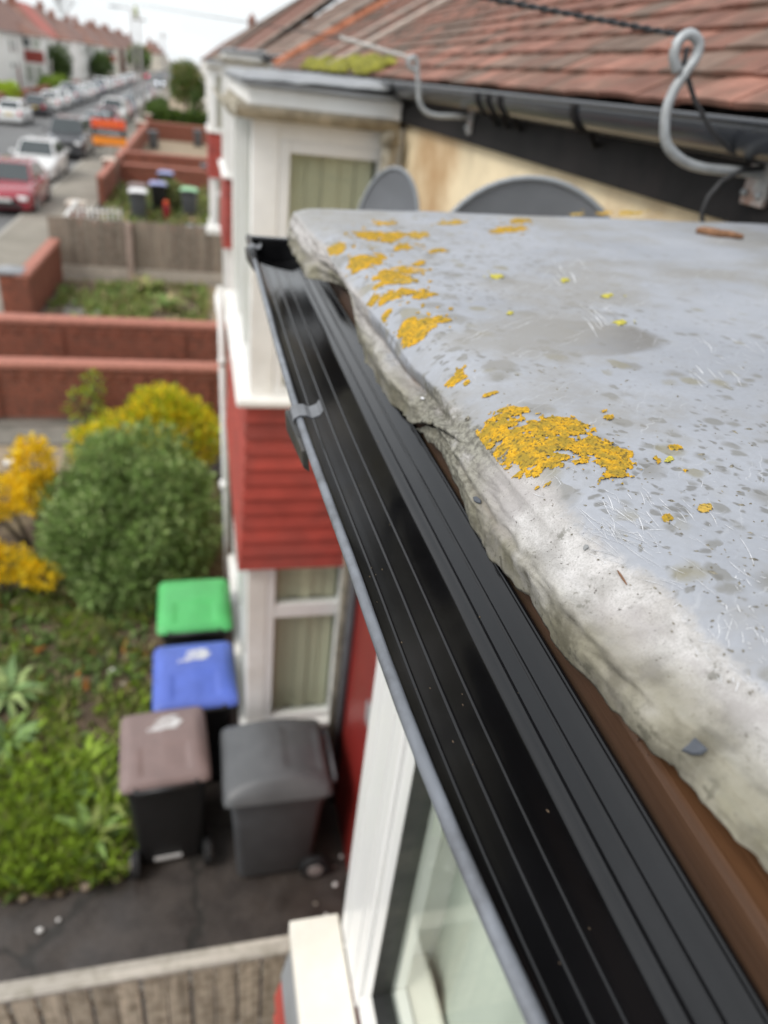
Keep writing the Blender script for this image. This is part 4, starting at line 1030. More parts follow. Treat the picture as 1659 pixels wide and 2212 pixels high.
mb = MB(); pts = [p0.lerp(p1, k/6) + Vector((0, .004*math.sin(k*1.7), 0)) for k in range(7)]
for p in pts: p.z = lead_top(p.x, p.y)+.004
mb.tube(pts, [.004, .006, .0065, .006, .0055, .005, .003], 7); tag(mb.build('wood_splinter', 'twig', None, True), 'brown wood splinter lying at the back of the lead roof', 'splinter')
mb = MB(); pts = []
for k in range(6):
    p = atz(1345+k*4.5, 1197+k*5.3, 4.843); p.z = lead_top(p.x, p.y)+.0007; pts.append(p)
mb.tube(pts, [.0002, .00045, .0005, .0005, .0004, .0002], 6); tag(mb.build('dry_stalk', 'twig', None, True), 'thin dry straw-coloured stalk beside the white lead crust', 'stalk')

# ================================================================== THE BLACK RAIN GUTTER
gt = thing('rain_gutter', 'new black plastic rain gutter running along the lead roof edge', 'gutter', (0, 0, 0))
LIP = [(-.3, .092), (.0, .0905), (.082, .0875), (.113, .084), (.154, .0805), (.204, .078), (.241, .0768), (.299, .0758), (.361, .0738), (.456, .0708), (.513, .070), (.666, .070), (.935, .072), (1.2, .0745)]
ZL = 4.78; XB = .1535; DEP = .040
RIBS = [(.17, .7), (.335, .7), (.51, .7), (.79, -1), (.88, -1)]
SECT = [(0, 0), (.012, -.0035), (.045, -.0075), (.12, -.0104), (.25, -.0132), (.40, -.0157), (.55, -.0176), (.705, -.0189), (.745, -.0181), (.79, -.0152), (.87, -.0088), (.94, -.0036), (.978, -.0012), (1, 0)]
def sect_z(s_):
    i = 0
    while i < len(SECT)-2 and SECT[i+1][0] < s_: i += 1
    p0, p1, p2, p3 = SECT[max(i-1, 0)], SECT[i], SECT[i+1], SECT[min(i+2, len(SECT)-1)]
    h = p2[0]-p1[0]; q = (s_-p1[0])/h
    m1 = (p2[1]-p0[1])/(p2[0]-p0[0])*h; m2 = (p3[1]-p1[1])/(p3[0]-p1[0])*h
    return (2*q**3-3*q*q+1)*p1[1] + (q**3-2*q*q+q)*m1 + (-2*q**3+3*q*q)*p2[1] + (q**3-q*q)*m2
def gprof(n=220):
    for k in range(n+1):
        q = k/n; s_ = .5-.5*math.cos(math.pi*q)*.35-.65*(.5-q); b_ = 0
        for rb, sg in RIBS:
            d = abs(s_-rb)
            if d < .011: b_ = sg*math.cos(d/.011*math.pi/2)
        yield s_, b_
PROF = list(gprof())
PS = [(s_, sect_z(max(0, min(1, s_))), b_) for s_, b_ in PROF]
def gsec(y, off=0., grow=0.):
    xl = itp(LIP, y); xc = (xl+XB)/2; r_ = (XB-xl)/2; pts = []
    for s_, z_, b_ in PS:
        x = xl + (XB-xl)*s_; z = z_ + (.00062*b_ if off == 0 else 0)
        pts.append((xc+(x-xc)*(1+off/r_), y, ZL + z*(1+off/.026)))
    return pts
ys = [-1.4+.1*k for k in range(12)] + [-.25+.03*k for k in range(46)] ; ys = [y for y in ys if y < 1.03] + [1.035]
mb = MB(); n = len(PROF)
for off in (0., .0022):
    V = [p for y in ys for p in gsec(y, off)]
    fc = [(j*n+i, j*n+i+1, (j+1)*n+i+1, (j+1)*n+i) for j in range(len(ys)-1) for i in range(n-1)]
    mb.add(V, fc if off == 0. else [tuple(reversed(q)) for q in fc])
mb.build('trough', 'black_upvc', gt, True)
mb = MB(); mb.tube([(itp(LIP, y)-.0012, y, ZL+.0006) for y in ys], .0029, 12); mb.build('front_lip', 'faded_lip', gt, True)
mb = MB(); mb.tube([(XB+.0005, y, ZL+.001) for y in ys], .0015, 8); mb.tube([(XB-.0024, y, ZL-.0035) for y in ys], .0009, 8); mb.build('back_lip', 'black_upvc', gt, True)
# socket and stop end at the far end
def gsec_plain(y, off, n=44):
    rd = max(0., min(1., (y-.99)/.01))
    xl = itp(LIP, y); xc = (xl+XB)/2; r_ = (XB-xl)/2; o = []
    for k in range(n+1):
        q = k/n; s_ = .5-.5*math.cos(math.pi*q)*.35-.65*(.5-q); x = xl+(XB-xl)*s_
        zz = sect_z(max(0, min(1, s_)))*(1-rd) - .030*rd*max(0, 1-abs(2*s_-1)**2.3)**.5
        o.append((xc+(x-xc)*(1+off/r_), y, ZL+zz*(1+off/.026)))
    return o
mb = MB(); secs = []
for y, o_ in ((1.0, .0002), (1.0, -.0010), (1.006, -.0014), (1.03, -.0014), (1.034, -.0004), (1.06, -.0004), (1.064, -.0016), (1.075, -.0016), (1.079, -.0004), (1.15, -.0004), (1.15, .0035), (1.0, .0035)): secs.append(gsec_plain(y, o_))
n = len(secs[0]); mb.add([p for s_ in secs for p in s_], [(j*n+i, j*n+i+1, (j+1)*n+i+1, (j+1)*n+i) for j in range(len(secs)-1) for i in range(n-1)])
soc = mb.build('socket', 'black_upvc', gt, False, .0008); shade(soc)
mb = MB(); s1, s2 = gsec_plain(1.145, .006), gsec_plain(1.158, .006); n = len(s1)
s1 = [(x, y, z+.0075-.004*abs(k/44-.5)*2) for k, (x, y, z) in enumerate(s1)]; s2 = [(x, y, z+.0075-.004*abs(k/44-.5)*2) for k, (x, y, z) in enumerate(s2)]
mb.add(s1+s2, [tuple(range(n-1, -1, -1)), tuple(n+k for k in range(n))] + [(k, k+1, n+k+1, n+k) for k in range(n-1)] + [(n-1, 0, n, 2*n-1)]); mb.build('end_cap', 'black_upvc', gt, False, .0025)
mb = MB(); mb.tube([(itp(LIP, y)-.0012, y, ZL+.0006) for y in (1.0, 1.08, 1.158)], .0040, 12); mb.build('front_lip', 'black_upvc', gt, True)
def clip(y, w, tail, m):
    """support bracket: strap over the front lip, cradle underneath"""
    xl = itp(LIP, y); mb = MB()
    prof = [(-.0062, -.012), (-.0072, -.004), (-.0062, .0032), (-.002, .0054), (.004, .0048), (tail*.5, .0022), (tail*.85, .0040), (tail, .0078)]
    V = []
    for yy in (y-w/2, y+w/2):
        sk = .1*(yy-y)
        for th in (0, .0016):
            V += [(xl+px + (-.0 if not th else (.001 if px < 0 else 0)), yy + px*.25, ZL+pz-th) for px, pz in prof]
    n = len(prof); fc = []
    for k in range(n-1):
        fc += [(k, k+1, 2*n+k+1, 2*n+k), (n+k, 3*n+k, 3*n+k+1, n+k+1), (k, n+k, n+k+1, k+1), (2*n+k, 2*n+k+1, 3*n+k+1, 3*n+k)]
    fc += [(0, 2*n, 3*n, n), (n-1, 2*n-1, 4*n-1, 3*n-1)]
    mb.add(V, fc); c_ = mb.build('clip_strap', m, gt, False, .0006)
    mb = MB(); sec = []
    for yy, off in ((y-w*1.7, .0024), (y-w*1.7, .0060), (y+w*.5, .0075), (y+w*.5, .0024)): sec.append(gsec_plain(yy, off))
    q = len(sec[0]); mb.add([p for s_ in sec for p in s_], [(j*q+i, (j+1)*q+i, (j+1)*q+i+1, j*q+i+1) for j in range(3) for i in range(q-1)] + [(3*q+i, i, i+1, 3*q+i+1) for i in range(q-1)])
    mb.build('support_bracket', 'black_dusty', gt, False)
    mb = MB(); mb.add([(xl-.0105, y+w*.5, ZL+.001), (xl-.001, y+w*.5, ZL+.001), (xl+.002, y+w*.5, ZL-.022), (xl-.0085, y+w*.5, ZL-.017), (xl-.0055, y-w*2.7, ZL-.001), (xl-.001, y-w*2.7, ZL-.001), (xl+.002, y-w*2.4, ZL-.022), (xl-.003, y-w*2.5, ZL-.017)], [(0, 1, 2, 3), (7, 6, 5, 4), (0, 3, 7, 4), (0, 4, 5, 1), (3, 2, 6, 7)])
    mb.build('bracket_lug', 'black_dusty', gt, False, .002); return c_
clip(.497, .021, .0165, 'clip_grey')
clip(1.075, .02, .012, 'clip_grey')
# grit and drips in the bottom of the gutter
mb = MB()
for _ in range(34):
    y = rnd.uniform(.1, .95); s_ = gsec(y); p = Vector(s_[rnd.randrange(25, 195)]); r_ = rnd.uniform(.0002, .0006)
    mb.add([p+Vector((r_, 0, 0)), p+Vector((0, r_*1.5, 0)), p-Vector((r_, 0, 0)), p-Vector((0, r_*1.5, 0)), p+Vector((0, 0, r_))], [(0, 1, 4), (1, 2, 4), (2, 3, 4), (3, 0, 4)])
tag(mb.build('grit', 'soil', gt), kind='stuff')

# ================================================================== BINS
def wheelie(label, loc, rz, body, lid, w=.56, d=.62, h=.97, domed=.07, number=False, group='wheelie bins in the front yard', sticker=False, name='wheelie_bin'):
    t = thing(name, label, 'wheelie bin', loc, rz, group)
    mb = MB(); secs = []
    for z, sc in ((.04, .80), (.06, .82), (h-.13, .955), (h-.12, .99), (h-.03, 1.0), (h, 1.02)):
        a, b_, r_ = w/2*sc, d/2*sc, .05
        ring = []
        for cx, cy, a0 in ((a-r_, b_-r_, 0), (-a+r_, b_-r_, 90), (-a+r_, -b_+r_, 180), (a-r_, -b_+r_, 270)):
            for q in range(4): an = R(a0+30*q); ring.append((cx+r_*math.cos(an), cy+r_*math.sin(an), z))
        secs.append(ring)
    n = 16; mb.add([p for s_ in secs for p in s_], [(j*n+i, j*n+(i+1) % n, (j+1)*n+(i+1) % n, (j+1)*n+i) for j in range(5) for i in range(n)] + [tuple(range(15, -1, -1))])
    b = mb.build('body', body, t); shade(b, 35)
    mb = MB()
    for s_ in (-.14, .14): mb.box(s_-.012, s_+.012, d/2*.93, d/2*1.005, h-.2, h-.02)
    mb.build('rib', body, t)
    def lf(a, b_):
        x = (a-.5)*w*1.1; y = (b_-.5)*d*1.12; ex = min(a, 1-a); ey = min(b_, 1-b_)
        z = h+.012 + domed*math.sin(math.pi*min(1, b_*1.0))**.7*(1-.25*abs(a-.5)*2)*min(1, ex*9)
        if .22 < a < .78 and .12 < b_ < .42: z -= .012
        if ex < .001 or ey < .001: z -= .035
        cr = .05
        return (x*(1 if ey > .04 else .97), y*(1 if ex > .04 else .98), z)
    mb = MB(); mb.grid(lf, 32, 32); l = mb.build('lid', lid, t, True)
    mb = MB(); mb.tube([(-w*.36, -d*.60, h-.01), (w*.36, -d*.60, h-.01)], .016, 10)
    for s_ in (-1, 1): mb.tube([(s_*w*.36, -d*.6, h-.01), (s_*w*.36, -d*.47, h-.03)], .018, 8)
    mb.build('handle', body, t, True)
    for s_ in (-1, 1):
        mb = MB(); mb.cyl((s_*w*.46, -d*.44, .1), (1, 0, 0), .1, .05, 20); wl = mb.build('wheel', 'tyre', t); shade(wl)
        mb = MB(); mb.cyl((s_*(w*.46+.027), -d*.44, .1), (1, 0, 0), .055, .012, 16); mb.build('hub', 'lamp_post', wl)
    if sticker:
        box('reflective_label', (-.12, .07, -d/2*.815-.012, -d/2*.815-.006, .075, .11), 'paint_white', t)
    if number:                       # brushed white house number, streaky strokes on the lid
        mb = MB()
        def st(x0, y0, x1, y1, wd):
            P_ = []
            for k in range(7):
                s_ = k/6; x = x0+(x1-x0)*s_; y = y0+(y1-y0)*s_+.006*math.sin(k*2.1)
                z = lf(x/(w*1.1)+.5, y/(d*1.12)+.5)[2]+.004; P_.append((x, y, z))
            V = []
            for x, y, z in P_: V += [(x, y-wd/2, z), (x, y+wd/2, z)]
            mb.add(V, [(2*k, 2*k+2, 2*k+3, 2*k+1) for k in range(6)])
        for k in range(11):
            yy = .07+k*.0125; st(-.13+.06*rnd.random()+k*.008, yy, .10+.03*rnd.random()-abs(k-5)*.004, yy+.018, rnd.uniform(.004, .009))
        for k in range(6): st(.04+.012*k, .08+.01*k, .08+.01*k, .17-.004*k, .012)
        tag(mb.build('painted_number', 'paint_white', t), kind='stuff')
    return t
wheelie('wheelie bin with bright green lid between bush and bay wall', (-.115, 5.08, 0), R(1), 'bin_black', 'bin_green')
wheelie('wheelie bin with blue lid and brushed white number, behind the brown lidded one', (-.115, 4.22, 0), R(2), 'bin_black', 'bin_blue', number=True)
wheelie('black wheelie bin with faded brown lid and brushed white number', (-.315, 3.55, 0), R(4), 'bin_black', 'bin_brown', number=True, sticker=True, w=.53, d=.58)
wheelie('large plain grey wheelie bin against the red wall', (.42, 3.34, 0), R(90), 'bin_grey', 'bin_lid_grey', w=.60, d=.64, domed=.13)
FB = 'wheelie bins in the yard beyond the board fence'
wheelie('bin with pale brown lid in the far yard beyond the board fence', (-2.1, 29.2, 0), R(-5), 'bin_black', 'bin_brown', group=FB)
wheelie('grey lidded bin in front of the pale brown lidded bin', (-2.0, 27.9, 0), R(2), 'bin_grey', 'paint_white', group=FB)
wheelie('blue lidded bin leaning next to the pale brown lidded bin in the far yard', (-1.42, 30.0, 0), R(6), 'bin_black', 'bin_blue_sheen', group=FB)
wheelie('second blue lidded bin against the brown wall in the far yard', (-1.25, 33.2, 0), R(-4), 'bin_black', 'bin_blue_sheen', group=FB)
wheelie('bin with green lid under the white bay windows in the far yard', (-.3, 29.2, 0), R(-3), 'bin_grey', 'bin_green_sheen', group=FB)
wheelie('grey bin beside the red panel at the house wall in the far yard', (.45, 36.9, 0), R(3), 'bin_grey', 'bin_lid_grey', group=FB)
wheelie('grey bin alone by the brick wall of the paved yard', (-2.6, 52., 0), R(10), 'bin_grey', 'bin_lid_grey', group=FB)
wheelie('dark bin by the house wall of the paved yard', (.1, 56., 0), R(0), 'bin_grey', 'bin_lid_grey', group=FB)
box_l = [('grey white low storage box behind the board fence by the house', (-.3, .75, 21.7, 22.6, 0, .95), 'white_paint', 'storage box')]
for l_, b_, m_, c_ in box_l:
    t = thing('storage_box', l_, c_, ((b_[0]+b_[1])/2, (b_[2]+b_[3])/2, 0)); X_, Y_ = (b_[1]-b_[0])/2, (b_[3]-b_[2])/2
    box('case', (-X_, X_, -Y_, Y_, 0, .8), m_, t, .02); box('lid', (-X_-.03, X_+.03, -Y_-.03, Y_+.03, .803, .95), 'grey_lead', t, .03)
t = thing('plastic_bag', 'pale grey plastic bag tucked between the blue lidded bin and the weeds', 'bag', (-.52, 4.08, .0))
mb = MB(); mb.grid(lambda a, b: (math.cos(a*6.283)*math.sin(b*3.14)*.12*(1+.35*fbm(a*4, b*5, 1)), math.sin(a*6.283)*math.sin(b*3.14)*.13, .17-math.cos(b*3.14)*.17*(1+.2*fbm(a*5, b*3, 4))), 18, 10); mb.build('sack', 'litter_white', t, True)

# ================================================================== CARS
def ngon_loft(secs, cap=True):
    mb = MB(); n = len(secs[0]); mb.add([p for s_ in secs for p in s_], [(j*n+i, j*n+(i+1) % n, (j+1)*n+(i+1) % n, (j+1)*n+i) for j in range(len(secs)-1) for i in range(n)])
    if cap: mb.add(secs[0], [tuple(range(n-1, -1, -1))]); mb.add(secs[-1], [tuple(range(n))])
    return mb
KIND = {   # length, width, height, bonnet height, belt height, cowl, roof front, roof rear, tail
    'hatch': (4.0, 1.74, 1.48, .82, .95, 1.02, 1.62, 3.15, 3.85),
    'saloon': (4.5, 1.8, 1.44, .82, .95, 1.2, 1.9, 3.2, 4.0),
    'suv': (4.5, 1.9, 1.82, 1.05, 1.14, 1.1, 1.6, 4.15, 4.42)}
def car(kind, paint, label):
    L, W_, Ht, zb, zl, cw, rf, rr, tl = KIND[kind]; hw = W_/2
    t = thing('parked_car', label, 'car')
    secs = []
    for y, top, k, zb0 in ((0, zb-.22, .84, .26), (.08, zb-.08, .92, .22), (.45, zb-.02, .99, .2), (cw, zl, 1, .2), (L*.5, zl+.02, 1, .2), (L*.8, zl+.03, .99, .2), (L-.1, zl, .93, .22), (L, zl-.12, .86, .28)):
        h = hw*k; secs.append([(-h*.93, y, zb0), (h*.93, y, zb0), (h, y, zb0+.12), (h, y, top-.22), (h*.97, y, top-.07), (h*.86, y, top), (-h*.86, y, top), (-h*.97, y, top-.07), (-h, y, top-.22), (-h, y, zb0+.12)])
    b = ngon_loft(secs).build('body', paint, t); shade(b, 50)
    a, c = hw*.90, hw*.70
    g = [(-a, cw-.02, zl-.03), (a, cw-.02, zl-.03), (a, tl, zl-.02), (-a, tl, zl-.02), (-c, rf, Ht), (c, rf, Ht), (c, rr, Ht-.02), (-c, rr, Ht-.02)]
    mb = MB(); mb.add(g, [(4, 5, 6, 7), (0, 1, 5, 4), (1, 2, 6, 5), (2, 3, 7, 6), (3, 0, 4, 7)]); cb = mb.build('cabin', paint, t, bevel=.07); shade(cb, 40)
    G = [Vector(p) for p in g]
    def panel(nm, q, s0, s1, t0, t1, off=.012):
        A, B, C_, D = (G[i] for i in q); n_ = (B-A).cross(D-A).normalized()
        f = lambda s, r_: (A*(1-s)+B*s)*(1-r_)+(D*(1-s)+C_*s)*r_ + n_*off
        mb = MB(); mb.add([f(s0, t0), f(s1, t0), f(s1, t1), f(s0, t1)] + [f(s0, t0)-n_*.02, f(s1, t0)-n_*.02, f(s1, t1)-n_*.02, f(s0, t1)-n_*.02], [(0, 1, 2, 3), (0, 4, 5, 1), (1, 5, 6, 2), (2, 6, 7, 3), (3, 7, 4, 0)]); return mb.build(nm, 'car_glass', t)
    panel('windscreen', (0, 1, 5, 4), .05, .95, .08, .93); panel('rear_window', (2, 3, 7, 6), .08, .92, .12, .9)
    for q in ((1, 2, 6, 5), (3, 0, 4, 7)):
        panel('side_window', q, .12, .5, .1, .86); panel('side_window', q, .54, .88, .1, .86)
    for y in (.78, L-.75):
        for s_ in (-1, 1):
            mb = MB(); mb.cyl((s_*(hw-.10), y, .32), (1, 0, 0), .32, .21, 22); w_ = mb.build('wheel', 'tyre', t); shade(w_)
            mb = MB(); mb.cyl((s_*(hw+.008), y, .32), (1, 0, 0), .20, .012, 14); mb.build('rim', 'rim_silver', w_)
    for s_ in (-1, 1):
        mb = MB(); mb.obox((s_*hw*.66, .035, zb-.24), (.36, .12, .14), Matrix.Rotation(-s_*.25, 3, 'Z')); mb.build('headlight', 'lamp_clear', t, bevel=.03)
        mb = MB(); mb.obox((s_*hw*.76, L-.02, zl-.2), (.2, .1, .26), Matrix.Rotation(s_*.2, 3, 'Z')); mb.build('tail_light', 'lamp_red', t, bevel=.03)
        mb = MB(); mb.obox((s_*(hw+.08), cw+.35, zl+.06), (.18, .1, .13)); mb.build('mirror', paint, t, bevel=.03)
    box('grille', (-hw*.48, hw*.48, -.012, .06, zb-.42, zb-.28), 'car_trim', t, .01)
    box('lower_intake', (-hw*.66, hw*.66, -.01, .06, .28, .42), 'car_trim', t, .01)
    box('number_plate', (-.26, .26, -.03, -.013, .46, .57), 'plate_white', t); box('number_plate', (-.26, .26, L+.002, L+.02, .62, .73), 'plate_yellow', t)
    return t
protos = {}
def put(kind, paint, x, y, face, label, group):
    if (kind, paint) not in protos: o = protos[kind, paint] = car(kind, paint, label)
    else: o = copy_tree(protos[kind, paint])
    o['label'] = label; o['group'] = group
    o.location = (x, y, -.03); o.rotation_euler = (0, 0, rnd.uniform(-.015, .015))
    if face == 'away':
        o.rotation_euler.z += math.pi
    return o
GR = 'cars parked along the near kerb'; GL = 'cars parked along the far kerb'
put('hatch', 'car_red', -6.15, 27.2, 'to', 'dark red hatchback, cut off by the picture edge, nearest on the near kerb', GR)
put('hatch', 'car_white', -6.55, 34.6, 'to', 'white hatchback parked right behind the dark red one', GR)
put('suv', 'car_grey', -6.45, 42.8, 'to', 'dark grey upright off-roader behind the white hatchback', GR)
put('hatch', 'car_silver', -6.25, 48.9, 'to', 'silver car just left of the letting board', GR)
put('saloon', 'car_silver', -6.3, 54.6, 'to', 'silver saloon peeking over the letting board', GR)
put('hatch', 'car_red', -6.2, 60.4, 'to', 'red car standing by the lamp post foot', GR)
put('suv', 'car_white', -6.3, 66.2, 'to', 'white van-like car beyond the lamp post', GR)
put('hatch', 'car_red', -6.2, 72., 'to', 'small red car farther along the near kerb', GR)
put('saloon', 'car_blue', -6.2, 77.6, 'to', 'blue grey saloon near the distant hedge', GR)
put('hatch', 'car_white', -6.2, 83.5, 'to', 'far white hatchback near the end of the near kerb row', GR)
for k, (c, l) in enumerate((('car_silver', 'silver hatchback behind the tenth car of the near row'), ('car_grey', 'dark car shrinking away along the near kerb'), ('car_white', 'small white car far down the near kerb'), ('car_silver', 'small silver car far down the near kerb'), ('car_red', 'tiny red car far down the near kerb'), ('car_white', 'tiny white car last on the near kerb'))):
    put('hatch', c, -6.2, 89.4+k*5.8, 'to', l, GR)
put('hatch', 'car_white', -12.05, 62.5, 'away', 'white hatchback cut off at the left edge across the road', GL)
put('hatch', 'car_grey', -12.0, 71.4, 'away', 'dark hatchback with red lamp and yellow plate across the road', GL)
LC = ['car_white', 'car_white', 'car_silver', 'car_white', 'car_white', 'car_silver', 'car_blue', 'car_white', 'car_silver', 'car_white', 'car_red', 'car_white']
LN = ['white hatchback directly behind the dark one across the road', 'white car second behind the dark hatchback', 'silver off-roader in the middle of the far row', 'white car below the round dark tree',
      'white car past the silver off-roader', 'silver saloon left of the lamp post', 'blue car across the road near the lamp post', 'white car seen just left of the lamp post', 'silver car seen right of the lamp post', 'white car near the far red lamps', 'small red car at the far end of the row', 'last white car of the far row']
LC += ['car_silver', 'car_white', 'car_grey', 'car_white', 'car_silver', 'car_white']; LN += ['faint silver car beyond the small red one', 'faint white car before the distant tree', 'tiny dark car far along the far kerb', 'tiny white car far along the far kerb', 'tiny silver car close to the road end', 'tiny white car at the vanishing end of the far kerb']
for k, (c, l) in enumerate(zip(LC, LN)):
    put('suv' if k in (2, 7) else ('saloon' if k in (5, 8) else 'hatch'), c, -12.05+rnd.uniform(-.1, .1), 78.4+k*5.9+rnd.uniform(-.3, .3), 'away', l, GL)
o = put('hatch', 'car_silver', -6.5, 164., 'to', 'silver car driving towards us with its headlamps on', None); del o['group']; o.name = 'moving_car'
for s_ in (-1, 1):
    mb = MB(); mb.cyl((s_*.6, -.09, .62), (0, 1, 0), .075, .03, 14); mb.build('lit_headlamp', 'headlamp_lit', o)
o = put('hatch', 'car_silver', -8.9, 240., 'to', 'distant car with one pale lamp showing in the road', None); del o['group']; o.name = 'moving_car'
mb = MB(); mb.cyl((.6, -.09, .62), (0, 1, 0), .05, .03, 14); mb.build('lit_headlamp', 'headlamp_lit', o)
o = put('hatch', 'car_red', -11.3, 205., 'away', 'distant red car braking with pink red tail lamps lit', None); del o['group']; o.name = 'moving_car'
for s_ in (-1, 1):
    mb = MB(); mb.cyl((s_*.62, 4.08, .8), (0, 1, 0), .13, .03, 14); mb.build('lit_tail_lamp', 'tail_lit', o)

# ================================================================== STREET FURNITURE
t = thing('lamp_post', 'tall pale lamp post with short arm to the left, green at its head', 'lamp post', (-3.85, 58., 0))
mb = MB(); mb.tube([(0, 0, 0), (0, 0, 1.4)], .12, 12); mb.tube([(0, 0, 1.4), (.02, 0, 7.35)], [.075, .06], 10); mb.build('column', 'lamp_post', t, True)
mb = MB(); mb.tube([(.02, 0, 7.3), (-.3, 0, 7.38), (-.75, 0, 7.4)], .035, 8); mb.build('arm', 'lamp_post', t, True)
mb = MB(); mb.obox((-1.0, 0, 7.38), (.6, .26, .12)); mb.build('lantern', 'galv', t, bevel=.03)
mb = MB(); mb.grid(lambda a, b: (.28+math.cos(a*6.28)*math.sin(b*3.14)*.11, math.sin(a*6.28)*math.sin(b*3.14)*.11, 7.25-math.cos(b*3.14)*.35), 12, 8); mb.build('algae_cap', 'lichen_green', t, True)
t = thing('telegraph_pole', 'slim wooden telegraph pole standing right beside the lamp post', 'telegraph pole', (-3.6, 61, 0))
mb = MB(); mb.tube([(0, 0, 0), (0, 0, 7.4)], [.09, .06], 10); mb.build('pole', 'lamp_post', t, True); box('cross_arm', (-.5, .5, -.04, .04, 6.9, 7.0), 'fence_wood', t)
t = thing('telegraph_pole', 'thin distant pole against the sky in the road gap', 'telegraph pole', (-4.4, 130, 0))
mb = MB(); mb.tube([(0, 0, 0), (0, 0, 8.2)], [.12, .09], 10); mb.build('pole', 'lamp_post', t, True); box('cross_arm', (-.7, .7, -.05, .05, 7.5, 7.62), 'fence_wood', t)
# letting board: red, dark with white letters, orange
cc = aty(235.5, 286, 34.); t = thing('letting_board', 'orange and red letting board with white lettering on a thin post', 'sign', (cc.x, 34., 0))
z = cc.z; w = .64; rows = [('top_panel', z+.14, z+.46, 'sign_red'), ('name_panel', z-.16, z+.14, 'sign_dark'), ('lower_panel', z-.47, z-.16, 'sign_orange')]
for nm, a, b_, m_ in rows: box(nm, (-w, w, -.02, .02, a+.0015, b_-.0015), m_, t, .004)
mb = MB(); x = -.5; rg = random.Random(3)
for hgt in (.12, .20, .20, .15, .20, .15, .20, .16, .20):          # blurred white capitals, strokes only
    mb.box(x, x+.022, -.028, -.021, z-.11, z-.11+hgt)
    if rg.random() < .6: mb.box(x+.024, x+.06, -.028, -.021, z-.11+hgt-.022, z-.11+hgt)
    if rg.random() < .5: mb.box(x+.062, x+.08, -.028, -.021, z-.11, z-.11+hgt*.8)
    x += .115
mb.build('lettering', 'paint_white', t)
mb = MB()
for k in range(10): mb.box(-.42+k*.085, -.36+k*.085, -.027, -.0215, z+.26, z+.31)
mb.build('small_lettering', 'sign_orange', t)
box('post', (.16, .22, .021, .07, 0, z+.3), 'fence_wood', t)

